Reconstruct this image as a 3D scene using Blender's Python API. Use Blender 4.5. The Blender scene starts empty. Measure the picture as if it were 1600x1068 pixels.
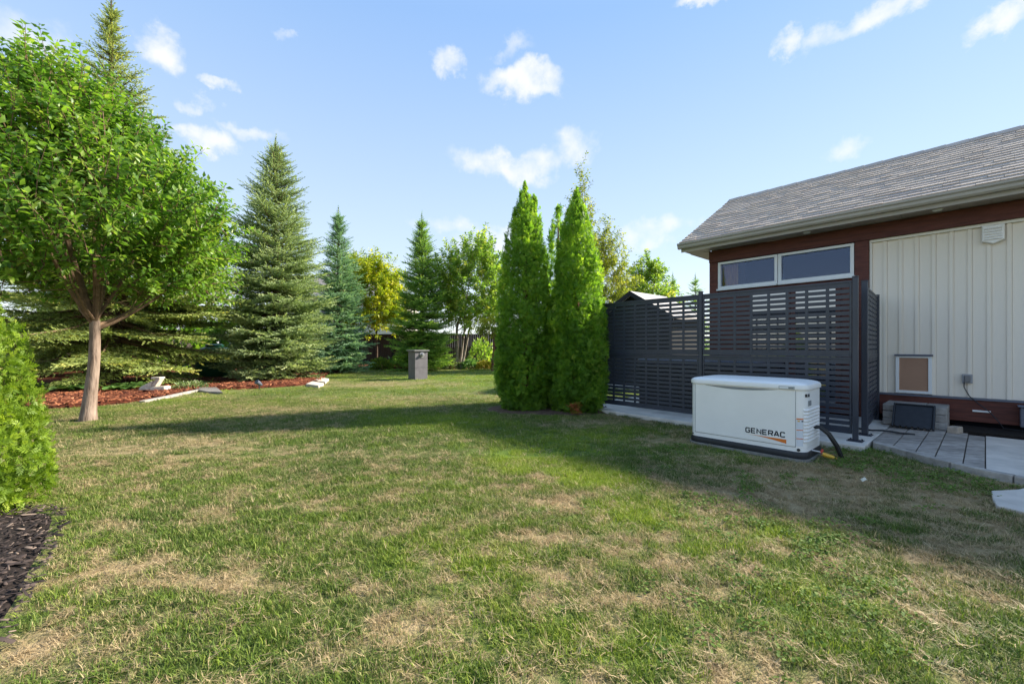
import bpy, bmesh, math, random
import numpy as np
from mathutils import Vector, Matrix

R = math.radians
rnd = random.Random(7)
rng = np.random.default_rng(11)
scene = bpy.context.scene
COL = scene.collection

# ------------------------------------------------------------------ camera
FPX, HY, EYE = 650.0, 541.0, 1.2          # focal length in photo pixels, horizon row, eye height
cam_d = bpy.data.cameras.new('camera')
cam_d.sensor_width = 36.0
cam_d.lens = 36.0 * FPX / 1600.0
cam_d.shift_y = (HY - 534.0) / 1600.0
cam_d.clip_start = 0.05
cam_d.clip_end = 2000
cam = bpy.data.objects.new('camera', cam_d)
cam.location = (0, 0, EYE)
cam.rotation_euler = (R(90), 0, 0)
COL.objects.link(cam)
scene.camera = cam

# ------------------------------------------------------------------ light
SUN_EL = R(31.5)
SUN_H = Vector((0.95, 0.31)).normalized()
SUN_DIR = Vector((SUN_H.x * math.cos(SUN_EL), SUN_H.y * math.cos(SUN_EL), math.sin(SUN_EL)))
sun_d = bpy.data.lights.new('sun', 'SUN')
sun_d.energy = 2.4
sun_d.angle = R(3.0)
sun_d.color = (1.0, 0.92, 0.78)
sun = bpy.data.objects.new('sun', sun_d)
sun.rotation_euler = (-SUN_DIR).to_track_quat('-Z', 'Y').to_euler()
sun.location = (20, 10, 30)
COL.objects.link(sun)

scene.view_settings.view_transform = 'Standard'
scene.view_settings.look = 'None'
scene.view_settings.exposure = 2.35
scene.view_settings.gamma = 1.0
scene.view_settings.use_curve_mapping = False

def pxdir(px, py):
    return Vector((px - 800, FPX, HY - py)).normalized()

def build_world():
    w = bpy.data.worlds.new('World')
    scene.world = w
    w.use_nodes = True
    nt = w.node_tree
    nt.nodes.clear()
    L = nt.links.new
    out = nt.nodes.new('ShaderNodeOutputWorld')
    bg = nt.nodes.new('ShaderNodeBackground')
    bg.inputs['Strength'].default_value = 0.101
    sky = nt.nodes.new('ShaderNodeTexSky')
    sky.sky_type = 'NISHITA'
    sky.sun_disc = False
    sky.sun_elevation = SUN_EL
    sky.sun_rotation = math.atan2(SUN_H.x, SUN_H.y)
    sky.altitude = 200
    sky.air_density = 1.0
    sky.dust_density = 0.0
    sky.ozone_density = 1.0
    tc = nt.nodes.new('ShaderNodeTexCoord')
    # clouds: soft puffs broken up by noise, given as directions on the sky
    n1 = nt.nodes.new('ShaderNodeTexNoise'); n1.inputs['Scale'].default_value = 9.0
    n1.inputs['Detail'].default_value = 7.0; n1.inputs['Roughness'].default_value = 0.62
    L(tc.outputs['Generated'], n1.inputs['Vector'])
    n2 = nt.nodes.new('ShaderNodeTexNoise'); n2.inputs['Scale'].default_value = 26.0
    n2.inputs['Detail'].default_value = 5.0
    L(tc.outputs['Generated'], n2.inputs['Vector'])
    sub = nt.nodes.new('ShaderNodeVectorMath'); sub.operation = 'SUBTRACT'
    L(n1.outputs['Color'], sub.inputs[0]); sub.inputs[1].default_value = (.5, .5, .5)
    sc = nt.nodes.new('ShaderNodeVectorMath'); sc.operation = 'SCALE'
    L(sub.outputs[0], sc.inputs[0]); sc.inputs['Scale'].default_value = 0.14
    add = nt.nodes.new('ShaderNodeVectorMath'); add.operation = 'ADD'
    L(tc.outputs['Generated'], add.inputs[0]); L(sc.outputs[0], add.inputs[1])
    clouds = [  # px, py, half width px, half height px, strength
        (255, 70, 42, 34, .85), (337, 124, 20, 10, .6), (312, 152, 26, 13, .6), (318, 212, 34, 26, .95), (385, 204, 48, 15, .6),
        (458, 58, 17, 11, .45), (698, 86, 30, 24, .8), (795, 80, 26, 15, .45), (815, 126, 58, 26, .95), (895, 238, 40, 36, .75),
        (800, 260, 95, 24, .8), (1228, 64, 26, 20, .7), (1310, 236, 38, 21, .6), (1092, 4, 42, 14, .85), (1375, 12, 140, 26, .75),
        (1570, 40, 66, 36, 1.0), (1025, 366, 55, 16, .55), (770, 372, 60, 22, .7), (700, 350, 70, 14, .4), (30, 60, 80, 60, .6),
        (2100, 150, 160, 60, .8), (1900, -250, 260, 90, .9), (600, -500, 220, 90, .9), (1250, -330, 240, 80, .9), (-500, 200, 220, 70, .8), (-700, -300, 240, 90, .9), (-150, -260, 170, 60, .8), (200, -900, 300, 120, .9), (1500, -1000, 320, 140, .9), (2600, -700, 300, 140, .9), (-1500, -200, 260, 90, .9), (-1300, -900, 300, 150, .9),  # unseen clouds beyond the frame, more of them added for fill light
    ]
    acc = None
    def math_node(op, a, b=None):
        m = nt.nodes.new('ShaderNodeMath'); m.operation = op
        for i, v in enumerate((a, b)):
            if v is None: continue
            if isinstance(v, (int, float)): m.inputs[i].default_value = v
            else: L(v, m.inputs[i])
        return m.outputs[0]
    for k, (px, py, hw, hh, st) in enumerate(clouds):
        c = pxdir(px, py)
        r = Vector((c.y, -c.x, 0)).normalized()
        u = r.cross(c).normalized()
        aw = (pxdir(px + hw, py) - c).length
        ah = (pxdir(px, py - hh) - c).length
        d1 = nt.nodes.new('ShaderNodeVectorMath'); d1.operation = 'SUBTRACT'
        L(add.outputs[0], d1.inputs[0]); d1.inputs[1].default_value = c
        dr = nt.nodes.new('ShaderNodeVectorMath'); dr.operation = 'DOT_PRODUCT'
        L(d1.outputs[0], dr.inputs[0]); dr.inputs[1].default_value = r / aw
        du = nt.nodes.new('ShaderNodeVectorMath'); du.operation = 'DOT_PRODUCT'
        L(d1.outputs[0], du.inputs[0]); du.inputs[1].default_value = u / ah
        dc = nt.nodes.new('ShaderNodeVectorMath'); dc.operation = 'DOT_PRODUCT'
        L(d1.outputs[0], dc.inputs[0]); dc.inputs[1].default_value = c * 2.2
        q = math_node('ADD', math_node('MULTIPLY', dr.outputs['Value'], dr.outputs['Value']),
                      math_node('MULTIPLY', du.outputs['Value'], du.outputs['Value']))
        q = math_node('ADD', q, math_node('MULTIPLY', dc.outputs['Value'], dc.outputs['Value']))
        m = math_node('MULTIPLY', math_node('SUBTRACT', 1.25, q), st)
        acc = m if acc is None else math_node('MAXIMUM', acc, m)
    tex = math_node('MULTIPLY', math_node('SUBTRACT', n2.outputs['Fac'], 0.5), 1.6)
    dens = math_node('ADD', acc, tex)
    mr = nt.nodes.new('ShaderNodeMapRange'); mr.interpolation_type = 'SMOOTHSTEP'
    mr.inputs['From Min'].default_value = -.12; mr.inputs['From Max'].default_value = 1.5
    mr.inputs['To Max'].default_value = 0.95
    L(dens, mr.inputs['Value'])
    # thin milky veil over the whole sky, thicker low down, as in the photograph
    sep = nt.nodes.new('ShaderNodeSeparateXYZ'); L(tc.outputs['Generated'], sep.inputs[0])
    veil = nt.nodes.new('ShaderNodeMapRange'); veil.interpolation_type = 'SMOOTHERSTEP'
    veil.inputs['From Min'].default_value = -0.05; veil.inputs['From Max'].default_value = 0.75
    veil.inputs['To Min'].default_value = VEIL0; veil.inputs['To Max'].default_value = VEIL1
    L(sep.outputs['Z'], veil.inputs['Value'])
    mv = nt.nodes.new('ShaderNodeMixRGB'); L(veil.outputs[0], mv.inputs['Fac'])
    L(sky.outputs['Color'], mv.inputs['Color1'])
    vc = nt.nodes.new('ShaderNodeValToRGB')
    vc.color_ramp.elements[0].position = 0.0; vc.color_ramp.elements[1].position = .62
    vc.color_ramp.elements.new(.22)
    for e, c in zip(vc.color_ramp.elements, VEILC): e.color = c
    vs = nt.nodes.new('ShaderNodeVectorMath'); vs.operation = 'SCALE'; vs.inputs['Scale'].default_value = VEILS
    L(sep.outputs['Z'], vc.inputs['Fac']); L(vc.outputs[0], vs.inputs[0]); L(vs.outputs[0], mv.inputs['Color2'])
    mix = nt.nodes.new('ShaderNodeMixRGB')
    L(mr.outputs['Result'], mix.inputs['Fac']); L(mv.outputs['Color'], mix.inputs['Color1'])
    mix.inputs['Color2'].default_value = CLOUDC
    L(mix.outputs['Color'], bg.inputs['Color'])
    L(bg.outputs[0], out.inputs['Surface'])
VEIL0, VEIL1, VEILS = 0.92, 0.90, 1.98
VEILC = [(.90, .935, .98, 1), (.65, .80, .97, 1), (.325, .54, .92, 1)]     # pale at the horizon, blue overhead
CLOUDC = (2.1, 2.1, 2.1, 1)
build_world()

# ------------------------------------------------------------------ noise
def _hash(ix, iy, seed):
    h = (ix.astype(np.int64) * 374761393 + iy.astype(np.int64) * 668265263 + seed * 974711) & 0xffffffff
    h = ((h ^ (h >> 13)) * 1274126177) & 0xffffffff
    return ((h ^ (h >> 16)) & 0xffff) / 65535.0

def vnoise(x, y, seed=0):
    x = np.asarray(x, float); y = np.asarray(y, float)
    ix = np.floor(x); iy = np.floor(y)
    fx = x - ix; fy = y - iy
    fx = fx * fx * (3 - 2 * fx); fy = fy * fy * (3 - 2 * fy)
    a = _hash(ix, iy, seed); b = _hash(ix + 1, iy, seed)
    c = _hash(ix, iy + 1, seed); d = _hash(ix + 1, iy + 1, seed)
    return (a * (1 - fx) + b * fx) * (1 - fy) + (c * (1 - fx) + d * fx) * fy

def fbm(x, y, seed=0, octv=4):
    t = 0; a = 0.5; s = 0
    for o in range(octv):
        t = t + a * vnoise(np.asarray(x) * 2 ** o, np.asarray(y) * 2 ** o, seed + o * 17); s += a; a *= 0.55
    return t / s

# ------------------------------------------------------------------ frames
D = Vector((0.66, -0.751)).normalized()      # along the garage wall, towards the camera's right
N = Vector((-D.y, D.x))                      # away from the camera, into the garage
def H(s, n, z=0.0):
    return Vector((D.x * s + N.x * n, D.y * s + N.y * n, z))
def G(px, py, z=0.0):                        # photo pixel -> point at height z
    y = FPX * (EYE - z) / (py - HY)
    return Vector(((px - 800) / FPX * y, y, z))
def ground_z(x, y):
    return 0.035 * (fbm(np.asarray(x) * .9, np.asarray(y) * .9, 5, 3) - 0.5)
def gz(x, y):
    return float(ground_z(np.array([x]), np.array([y]))[0])

# ------------------------------------------------------------------ mesh helpers
class MB:
    def __init__(s): s.v = []; s.f = []; s.m = []
    def add(s, verts, faces, mi=0):
        o = len(s.v)
        s.v += [tuple(v) for v in verts]
        s.f += [tuple(i + o for i in f) for f in faces]
        s.m += [mi] * len(faces)
    def box8(s, p, mi=0):      # 8 corners: bottom ring 0-3, top ring 4-7
        s.add(p, [(0, 3, 2, 1), (4, 5, 6, 7), (0, 1, 5, 4), (1, 2, 6, 5), (2, 3, 7, 6), (3, 0, 4, 7)], mi)
    def hb(s, s0, s1, n0, n1, z0, z1, mi=0):   # box in the garage frame (s grows along D, n along N)
        s.box8([H(s0, n0, z0), H(s1, n0, z0), H(s1, n1, z0), H(s0, n1, z0),
                H(s0, n0, z1), H(s1, n0, z1), H(s1, n1, z1), H(s0, n1, z1)], mi)
    def box(s, x0, x1, y0, y1, z0, z1, mi=0):
        s.box8([(x0, y0, z0), (x1, y0, z0), (x1, y1, z0), (x0, y1, z0), (x0, y0, z1), (x1, y0, z1), (x1, y1, z1), (x0, y1, z1)], mi)
    def prism(s, ring, z0, z1, mi=0):
        n = len(ring)
        v = [(p[0], p[1], z0) for p in ring] + [(p[0], p[1], z1) for p in ring]
        f = [tuple(range(n - 1, -1, -1)), tuple(range(n, 2 * n))] + [(i, (i + 1) % n, n + (i + 1) % n, n + i) for i in range(n)]
        s.add(v, f, mi)
    def loft(s, rings, mi=0, cap=True):
        n = len(rings[0]); v = []; f = []
        for r in rings: v += list(r)
        for k in range(len(rings) - 1):
            for i in range(n):
                j = (i + 1) % n
                f.append((k * n + i, k * n + j, (k + 1) * n + j, (k + 1) * n + i))
        if cap:
            f.append(tuple(range(n - 1, -1, -1))); f.append(tuple((len(rings) - 1) * n + i for i in range(n)))
        s.add(v, f, mi)
    def tube(s, pts, rad, sides=6, mi=0, cap=True):
        pts = [Vector(p) for p in pts]
        if not hasattr(rad, '__len__'): rad = [rad] * len(pts)
        t0 = (pts[1] - pts[0]).normalized()
        ref = Vector((0, 0, 1)) if abs(t0.z) < .9 else Vector((1, 0, 0))
        a = t0.cross(ref).normalized()
        rings = []
        for i, p in enumerate(pts):
            t = (pts[min(i + 1, len(pts) - 1)] - pts[max(i - 1, 0)]).normalized()
            a = (a - t * a.dot(t)).normalized()
            b = t.cross(a)
            rings.append([p + (a * math.cos(q) + b * math.sin(q)) * rad[i] for q in [2 * math.pi * k / sides for k in range(sides)]])
        s.loft(rings, mi, cap)

def wloc(o):
    v = Vector((0, 0, 0))
    while o is not None: v += o.location; o = o.parent
    return v

def link(name, me, mats, parent=None, smooth=False):
    o = bpy.data.objects.new(name, me)
    COL.objects.link(o)
    for m in (mats if isinstance(mats, (list, tuple)) else [mats]): me.materials.append(m)
    if parent is not None: o.parent = parent
    if smooth:
        me.polygons.foreach_set('use_smooth', [True] * len(me.polygons))
    return o

def build(name, mb, mats, parent=None, smooth=False, bevel=0, origin=None):
    """one mesh object out of a builder; vertices are given in world space"""
    off = wloc(parent) if parent is not None else Vector((0, 0, 0))
    og = Vector(origin) if origin is not None else off
    me = bpy.data.meshes.new(name)
    me.from_pydata([(v[0] - og.x, v[1] - og.y, v[2] - og.z) for v in mb.v], [], mb.f)
    me.polygons.foreach_set('material_index', mb.m)
    me.validate()
    o = link(name, me, mats, parent, smooth)
    o.location = og - off
    if bevel:
        b = o.modifiers.new('bevel', 'BEVEL'); b.width = bevel; b.segments = 2; b.limit_method = 'ANGLE'; b.angle_limit = R(40)
    if smooth:
        try: me.set_sharp_from_angle(angle=R(40))
        except Exception: pass
    return o

def np_mesh(name, V, T, mats, parent=None, tone=None, extra=None, smooth=False):
    """triangle mesh from arrays (world space), 'tone' is a per-vertex float attribute"""
    off = wloc(parent) if parent is not None else Vector((0, 0, 0))
    V = np.asarray(V, np.float32) - np.array(off, np.float32)
    T = np.asarray(T, np.int32)
    me = bpy.data.meshes.new(name)
    k = T.shape[1]
    me.vertices.add(len(V)); me.vertices.foreach_set('co', V.ravel())
    me.loops.add(T.size); me.loops.foreach_set('vertex_index', T.ravel())
    me.polygons.add(len(T))
    me.polygons.foreach_set('loop_start', np.arange(0, T.size, k, dtype=np.int32))
    me.update(calc_edges=True)
    if tone is not None:
        a = me.attributes.new('tone', 'FLOAT', 'POINT'); a.data.foreach_set('value', np.asarray(tone, np.float32))
    for nm, arr in (extra or {}).items():
        a = me.attributes.new(nm, 'FLOAT', 'POINT'); a.data.foreach_set('value', np.asarray(arr, np.float32))
    return link(name, me, mats, parent, smooth)

def tag(o, label=None, cat=None, group=None, kind=None):
    if label: o['label'] = label
    if cat: o['category'] = cat
    if group: o['group'] = group
    if kind: o['kind'] = kind
    return o

def thing(name, loc, label, cat, group=None):
    e = bpy.data.objects.new(name, None)
    e.empty_display_size = .2
    COL.objects.link(e)
    e.location = loc
    return tag(e, label, cat, group)

def dup(root, loc, label=None):
    r = root.copy(); COL.objects.link(r); r.location = loc
    if label: r['label'] = label
    for ch in root.children:
        c = ch.copy(); COL.objects.link(c); c.parent = r
        for g in ch.children:
            d = g.copy(); COL.objects.link(d); d.parent = c
    return r

def unit(a):
    return a / np.maximum(np.linalg.norm(a, axis=-1, keepdims=True), 1e-9)

def scatter(tv, tf, pos, ax, up, scale):
    """copies of a small template (x = along ax, z = along up) joined into arrays"""
    pos = np.asarray(pos, float); ax = unit(np.asarray(ax, float)); up = np.asarray(up, float)
    yy = unit(np.cross(up, ax)); zz = np.cross(ax, yy)
    sc = np.asarray(scale, float)
    if sc.ndim == 1: sc = np.repeat(sc[:, None], 3, 1)
    n, k = len(pos), len(tv)
    V = (pos[:, None, :] + tv[None, :, 0, None] * (ax * sc[:, 0:1])[:, None, :]
         + tv[None, :, 1, None] * (yy * sc[:, 1:2])[:, None, :] + tv[None, :, 2, None] * (zz * sc[:, 2:3])[:, None, :])
    T = (tf[None, :, :] + (np.arange(n) * k)[:, None, None]).reshape(-1, tf.shape[1])
    return V.reshape(-1, 3), T

# ------------------------------------------------------------------ materials
def new_mat(name):
    m = bpy.data.materials.new(name); m.use_nodes = True
    nt = m.node_tree
    b = nt.nodes['Principled BSDF']
    return m, nt, b

def set_in(b, nm, v):
    if nm in b.inputs: b.inputs[nm].default_value = v

def rgba(c): return (c[0], c[1], c[2], 1)

def mat(name, col, rough=.6, spec=.4, metal=0, var=.0, scale=8, bump=0, bscale=60, stretch=(1, 1, 1), col2=None, coords='Object', detail=5, objvar=0):
    m, nt, b = new_mat(name)
    L = nt.links.new
    set_in(b, 'Base Color', rgba(col)); set_in(b, 'Roughness', rough); set_in(b, 'Specular IOR Level', spec); set_in(b, 'Metallic', metal)
    tc = nt.nodes.new('ShaderNodeTexCoord')
    mp = nt.nodes.new('ShaderNodeMapping'); mp.inputs['Scale'].default_value = stretch
    L(tc.outputs[coords], mp.inputs['Vector'])
    cur = None
    if var or col2:
        n = nt.nodes.new('ShaderNodeTexNoise'); n.inputs['Scale'].default_value = scale; n.inputs['Detail'].default_value = detail
        n.inputs['Roughness'].default_value = .6
        L(mp.outputs[0], n.inputs['Vector'])
        cr = nt.nodes.new('ShaderNodeValToRGB')
        a = col2 if col2 else tuple(c * (1 - var) for c in col)
        bb = col if col2 else tuple(min(1, c * (1 + var)) for c in col)
        cr.color_ramp.elements[0].position = .32; cr.color_ramp.elements[1].position = .68
        cr.color_ramp.elements[0].color = rgba(a); cr.color_ramp.elements[1].color = rgba(bb)
        L(n.outputs['Fac'], cr.inputs['Fac'])
        cur = cr.outputs['Color']
    if objvar:
        oi = nt.nodes.new('ShaderNodeObjectInfo')
        mr = nt.nodes.new('ShaderNodeMapRange'); mr.inputs['To Min'].default_value = 1 - objvar; mr.inputs['To Max'].default_value = 1 + objvar
        L(oi.outputs['Random'], mr.inputs['Value'])
        vm = nt.nodes.new('ShaderNodeVectorMath'); vm.operation = 'SCALE'
        if cur is not None: L(cur, vm.inputs[0])
        else: vm.inputs[0].default_value = col
        L(mr.outputs[0], vm.inputs['Scale'])
        cur = vm.outputs[0]
    if cur is not None: L(cur, b.inputs['Base Color'])
    if bump:
        n = nt.nodes.new('ShaderNodeTexNoise'); n.inputs['Scale'].default_value = bscale; n.inputs['Detail'].default_value = 6
        L(mp.outputs[0], n.inputs['Vector'])
        bp = nt.nodes.new('ShaderNodeBump'); bp.inputs['Strength'].default_value = bump; bp.inputs['Distance'].default_value = .02
        L(n.outputs['Fac'], bp.inputs['Height']); L(bp.outputs[0], b.inputs['Normal'])
    return m

def leaf_mat(name, stops, trans=.35, rough=.5, spec=.35, tcol=1.5, patch=0.0, pscale=1.2):
    """foliage: colour by the per-leaf 'tone' attribute, part of the light passes through"""
    m, nt, b = new_mat(name)
    L = nt.links.new
    at = nt.nodes.new('ShaderNodeAttribute'); at.attribute_name = 'tone'
    cr = nt.nodes.new('ShaderNodeValToRGB')
    els = cr.color_ramp.elements
    while len(els) < len(stops): els.new(.5)
    for e, (p, c) in zip(els, stops): e.position = p; e.color = rgba(c)
    fac = at.outputs['Fac']
    if patch:
        tc = nt.nodes.new('ShaderNodeTexCoord')
        n = nt.nodes.new('ShaderNodeTexNoise'); n.inputs['Scale'].default_value = pscale; n.inputs['Detail'].default_value = 3
        L(tc.outputs['Object'], n.inputs['Vector'])
        ma = nt.nodes.new('ShaderNodeMath'); ma.operation = 'MULTIPLY_ADD'
        L(n.outputs['Fac'], ma.inputs[0]); ma.inputs[1].default_value = patch; L(fac, ma.inputs[2])
        mb_ = nt.nodes.new('ShaderNodeMath'); mb_.operation = 'SUBTRACT'; L(ma.outputs[0], mb_.inputs[0]); mb_.inputs[1].default_value = patch * .5
        fac = mb_.outputs[0]
    L(fac, cr.inputs['Fac'])
    L(cr.outputs['Color'], b.inputs['Base Color'])
    set_in(b, 'Roughness', rough); set_in(b, 'Specular IOR Level', spec)
    tr = nt.nodes.new('ShaderNodeBsdfTranslucent')
    g = nt.nodes.new('ShaderNodeVectorMath'); g.operation = 'MULTIPLY'
    L(cr.outputs['Color'], g.inputs[0]); g.inputs[1].default_value = (tcol * 1.05, tcol * 1.1, tcol * .6)
    L(g.outputs[0], tr.inputs['Color'])
    mx = nt.nodes.new('ShaderNodeMixShader'); mx.inputs['Fac'].default_value = trans
    L(b.outputs[0], mx.inputs[1]); L(tr.outputs[0], mx.inputs[2])
    L(mx.outputs[0], nt.nodes['Material Output'].inputs['Surface'])
    return m

GREEN_A, GREEN_B, GREEN_C = (.058, .100, .024), (.135, .205, .030), (.32, .41, .030)
STRAW_A, STRAW_B = (.29, .205, .105), (.63, .485, .28)

def grass_mat(name, lo, hi, instancer=True):
    """blade colour: green to straw by the tuft's own dryness plus the blade's tone"""
    m, nt, b = new_mat(name)
    L = nt.links.new
    def attr(nm, t):
        a = nt.nodes.new('ShaderNodeAttribute'); a.attribute_name = nm; a.attribute_type = t; return a.outputs['Fac']
    dry = attr('dry', 'INSTANCER'); lush = attr('lush', 'INSTANCER'); tone = attr('tone', 'GEOMETRY')
    def mn(op, a, c):
        x = nt.nodes.new('ShaderNodeMath'); x.operation = op
        for i, v in enumerate((a, c)):
            if isinstance(v, (int, float)): x.inputs[i].default_value = v
            else: L(v, x.inputs[i])
        return x.outputs[0]
    f = mn('ADD', dry, mn('MULTIPLY', mn('SUBTRACT', tone, .5), .9))
    mr = nt.nodes.new('ShaderNodeMapRange'); mr.inputs['From Min'].default_value = lo; mr.inputs['From Max'].default_value = hi
    L(f, mr.inputs['Value'])
    g = nt.nodes.new('ShaderNodeValToRGB')
    e = g.color_ramp.elements; e.new(.5)
    e[0].position = 0; e[0].color = rgba(GREEN_A); e[1].position = .5; e[1].color = rgba(GREEN_B); e[2].position = 1; e[2].color = rgba(GREEN_C)
    L(mn('ADD', mn('MULTIPLY', lush, .65), mn('MULTIPLY', tone, .5)), g.inputs['Fac'])
    s = nt.nodes.new('ShaderNodeValToRGB'); e = s.color_ramp.elements
    e[0].color = rgba(STRAW_A); e[1].color = rgba(STRAW_B)
    L(tone, s.inputs['Fac'])
    mx = nt.nodes.new('ShaderNodeMixRGB'); L(mr.outputs[0], mx.inputs['Fac']); L(g.outputs[0], mx.inputs['Color1']); L(s.outputs[0], mx.inputs['Color2'])
    L(mx.outputs[0], b.inputs['Base Color']); set_in(b, 'Roughness', .6); set_in(b, 'Specular IOR Level', .25)
    tr = nt.nodes.new('ShaderNodeBsdfTranslucent'); L(mx.outputs[0], tr.inputs['Color'])
    ms = nt.nodes.new('ShaderNodeMixShader'); ms.inputs['Fac'].default_value = .3
    L(b.outputs[0], ms.inputs[1]); L(tr.outputs[0], ms.inputs[2])
    L(ms.outputs[0], nt.nodes['Material Output'].inputs['Surface'])
    return m

def lawn_mat():
    m, nt, b = new_mat('lawn_soil_and_thatch')
    L = nt.links.new
    a = nt.nodes.new('ShaderNodeAttribute'); a.attribute_name = 'dry'
    l = nt.nodes.new('ShaderNodeAttribute'); l.attribute_name = 'lush'
    tc = nt.nodes.new('ShaderNodeTexCoord')
    n = nt.nodes.new('ShaderNodeTexNoise'); n.inputs['Scale'].default_value = 14; n.inputs['Detail'].default_value = 8; n.inputs['Roughness'].default_value = .7
    L(tc.outputs['Object'], n.inputs['Vector'])
    ma = nt.nodes.new('ShaderNodeMath'); ma.operation = 'MULTIPLY_ADD'
    L(n.outputs['Fac'], ma.inputs[0]); ma.inputs[1].default_value = 1.4; L(a.outputs['Fac'], ma.inputs[2])
    mr = nt.nodes.new('ShaderNodeMapRange'); mr.inputs['From Min'].default_value = .95; mr.inputs['From Max'].default_value = 1.75
    L(ma.outputs[0], mr.inputs['Value'])
    g = nt.nodes.new('ShaderNodeMixRGB'); L(l.outputs['Fac'], g.inputs['Fac'])
    g.inputs['Color1'].default_value = (.075, .09, .028, 1); g.inputs['Color2'].default_value = (.11, .17, .03, 1)
    mx = nt.nodes.new('ShaderNodeMixRGB'); L(mr.outputs[0], mx.inputs['Fac'])
    L(g.outputs[0], mx.inputs['Color1']); mx.inputs['Color2'].default_value = (.34, .255, .14, 1)
    L(mx.outputs[0], b.inputs['Base Color']); set_in(b, 'Roughness', .95); set_in(b, 'Specular IOR Level', .1)
    n2 = nt.nodes.new('ShaderNodeTexNoise'); n2.inputs['Scale'].default_value = 70; n2.inputs['Detail'].default_value = 6
    L(tc.outputs['Object'], n2.inputs['Vector'])
    bp = nt.nodes.new('ShaderNodeBump'); bp.inputs['Strength'].default_value = .8; bp.inputs['Distance'].default_value = .02
    L(n2.outputs['Fac'], bp.inputs['Height']); L(bp.outputs[0], b.inputs['Normal'])
    return m

M = {}
M['screen'] = mat('charcoal_powder_coat', (.036, .042, .060), .36, .5, var=.12, scale=5, bump=.05, bscale=400)
M['white_plastic'] = mat('white_enamel', (.88, .85, .81), .35, .45, var=.025, scale=5, bump=.015, bscale=500)
M['grey_plastic'] = mat('grey_plastic', (.25, .26, .26), .5)
M['black_plastic'] = mat('black_plastic', (.022, .023, .026), .5, .4, var=.2, scale=10)
M['ink'] = mat('dark_ink', (.018, .02, .03), .5)
M['orange'] = mat('orange_print', (.75, .19, .025), .5)
M['pad'] = mat('weathered_pad', (.25, .235, .21), .9, .2, var=.2, scale=12, bump=.3, bscale=80)
M['siding'] = mat('pale_vinyl_siding', (.84, .75, .635), .55, .35, var=.035, scale=2, bump=.02, bscale=120, stretch=(1, 1, .15), objvar=.02)
M['trim'] = mat('cream_trim', (.82, .765, .67), .5, .35, var=.03, scale=3)
M['wood'] = mat('red_brown_stained_wood', (.16, .046, .030), .55, .35, scale=5, col2=(.075, .022, .017), bump=.25, bscale=30, stretch=(1, 1, 7), objvar=.18)
M['woodh'] = mat('red_brown_stained_beam', (.165, .047, .031), .55, .35, scale=4, col2=(.08, .023, .018), bump=.25, bscale=25, stretch=(.7, .7, 8), objvar=.15)
M['white_frame'] = mat('white_window_frame', (.78, .78, .77), .4, .45, var=.02)
M['gutter'] = mat('taupe_gutter', (.38, .34, .285), .35, .5, var=.05, scale=3)
M['soffit'] = mat('tan_soffit', (.36, .31, .255), .6, .3, var=.08, scale=4, stretch=(1, 1, 1))
M['flash'] = mat('blue_grey_flashing', (.10, .11, .15), .4, .5)
SH = []
for i, c in enumerate([(.47, .395, .335), (.49, .41, .35), (.52, .435, .37), (.44, .365, .315), (.50, .415, .35)]):
    SH.append(mat('asphalt_shingle', tuple(x * 1.06 for x in c), .9, .2, var=.12, scale=60, bump=.4, bscale=260))
M['concrete'] = mat('pale_concrete', (.65, .59, .52), .9, .2, var=.12, scale=4, bump=.15, bscale=120)
M['paver'] = mat('grey_paver', (.35, .31, .275), .9, .25, var=.3, scale=7, bump=.3, bscale=90, objvar=.17, stretch=(1, 2.5, 1))
M['slab'] = mat('smooth_grey_slab', (.57, .51, .45), .88, .25, var=.13, scale=5, bump=.2, bscale=110, objvar=.06)
M['edging'] = mat('edging_concrete', (.36, .325, .29), .92, .2, var=.25, scale=9, bump=.5, bscale=70, objvar=.1)
M['joint'] = mat('joint_sand', (.10, .085, .07), .95, .1, var=.3, scale=30)
M['block'] = mat('split_stone_block', (.34, .315, .29), .92, .2, var=.22, scale=8, bump=.6, bscale=45, objvar=.12)
M['soil'] = mat('dark_soil', (.022, .018, .016), .95, .15, var=.4, scale=25, bump=.9, bscale=50)
M['tan_flap'] = mat('tan_flap', (.40, .235, .155), .7, .25, var=.06, scale=3)
M['mat_grey'] = mat('dark_grey_moulded_plastic', (.03, .033, .04), .6, .35, var=.15, scale=14, bump=.15, bscale=150)
M['metal'] = mat('galvanised_metal', (.42, .42, .43), .4, .5, metal=.8, var=.15, scale=12)
M['brass'] = mat('yellow_gas_fitting', (.72, .42, .05), .35, .5, var=.1)
M['red'] = mat('red_handle', (.45, .05, .03), .5)
M['hose'] = mat('black_rubber', (.012, .012, .014), .45, .45)
M['bark'] = mat('grey_brown_bark', (.35, .265, .21), .95, .15, scale=20, col2=(.14, .095, .07), bump=1.0, bscale=34, stretch=(1, 1, .16))
M['bark_dark'] = mat('dark_bark', (.13, .095, .07), .95, .15, scale=12, col2=(.055, .04, .03), bump=1.0, bscale=25, stretch=(1, 1, .3))
M['bark_pale'] = mat('pale_bark', (.36, .31, .26), .9, .2, scale=12, col2=(.16, .12, .09), bump=.6, bscale=25, stretch=(1, 1, .5))
M['bark_red'] = mat('red_brown_bark', (.24, .10, .06), .9, .2, scale=12, col2=(.10, .045, .03), bump=.8, bscale=25, stretch=(1, 1, .3))
M['twig'] = mat('brown_twig', (.17, .11, .07), .9, .15, var=.3, scale=15)
M['red_mulch'] = mat('red_mulch', (.16, .042, .02), .95, .15, scale=26, col2=(.06, .018, .011), bump=1.0, bscale=45)
M['dark_mulch'] = mat('dark_mulch', (.035, .026, .023), .95, .15, scale=30, col2=(.014, .011, .010), bump=1.0, bscale=50)
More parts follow.
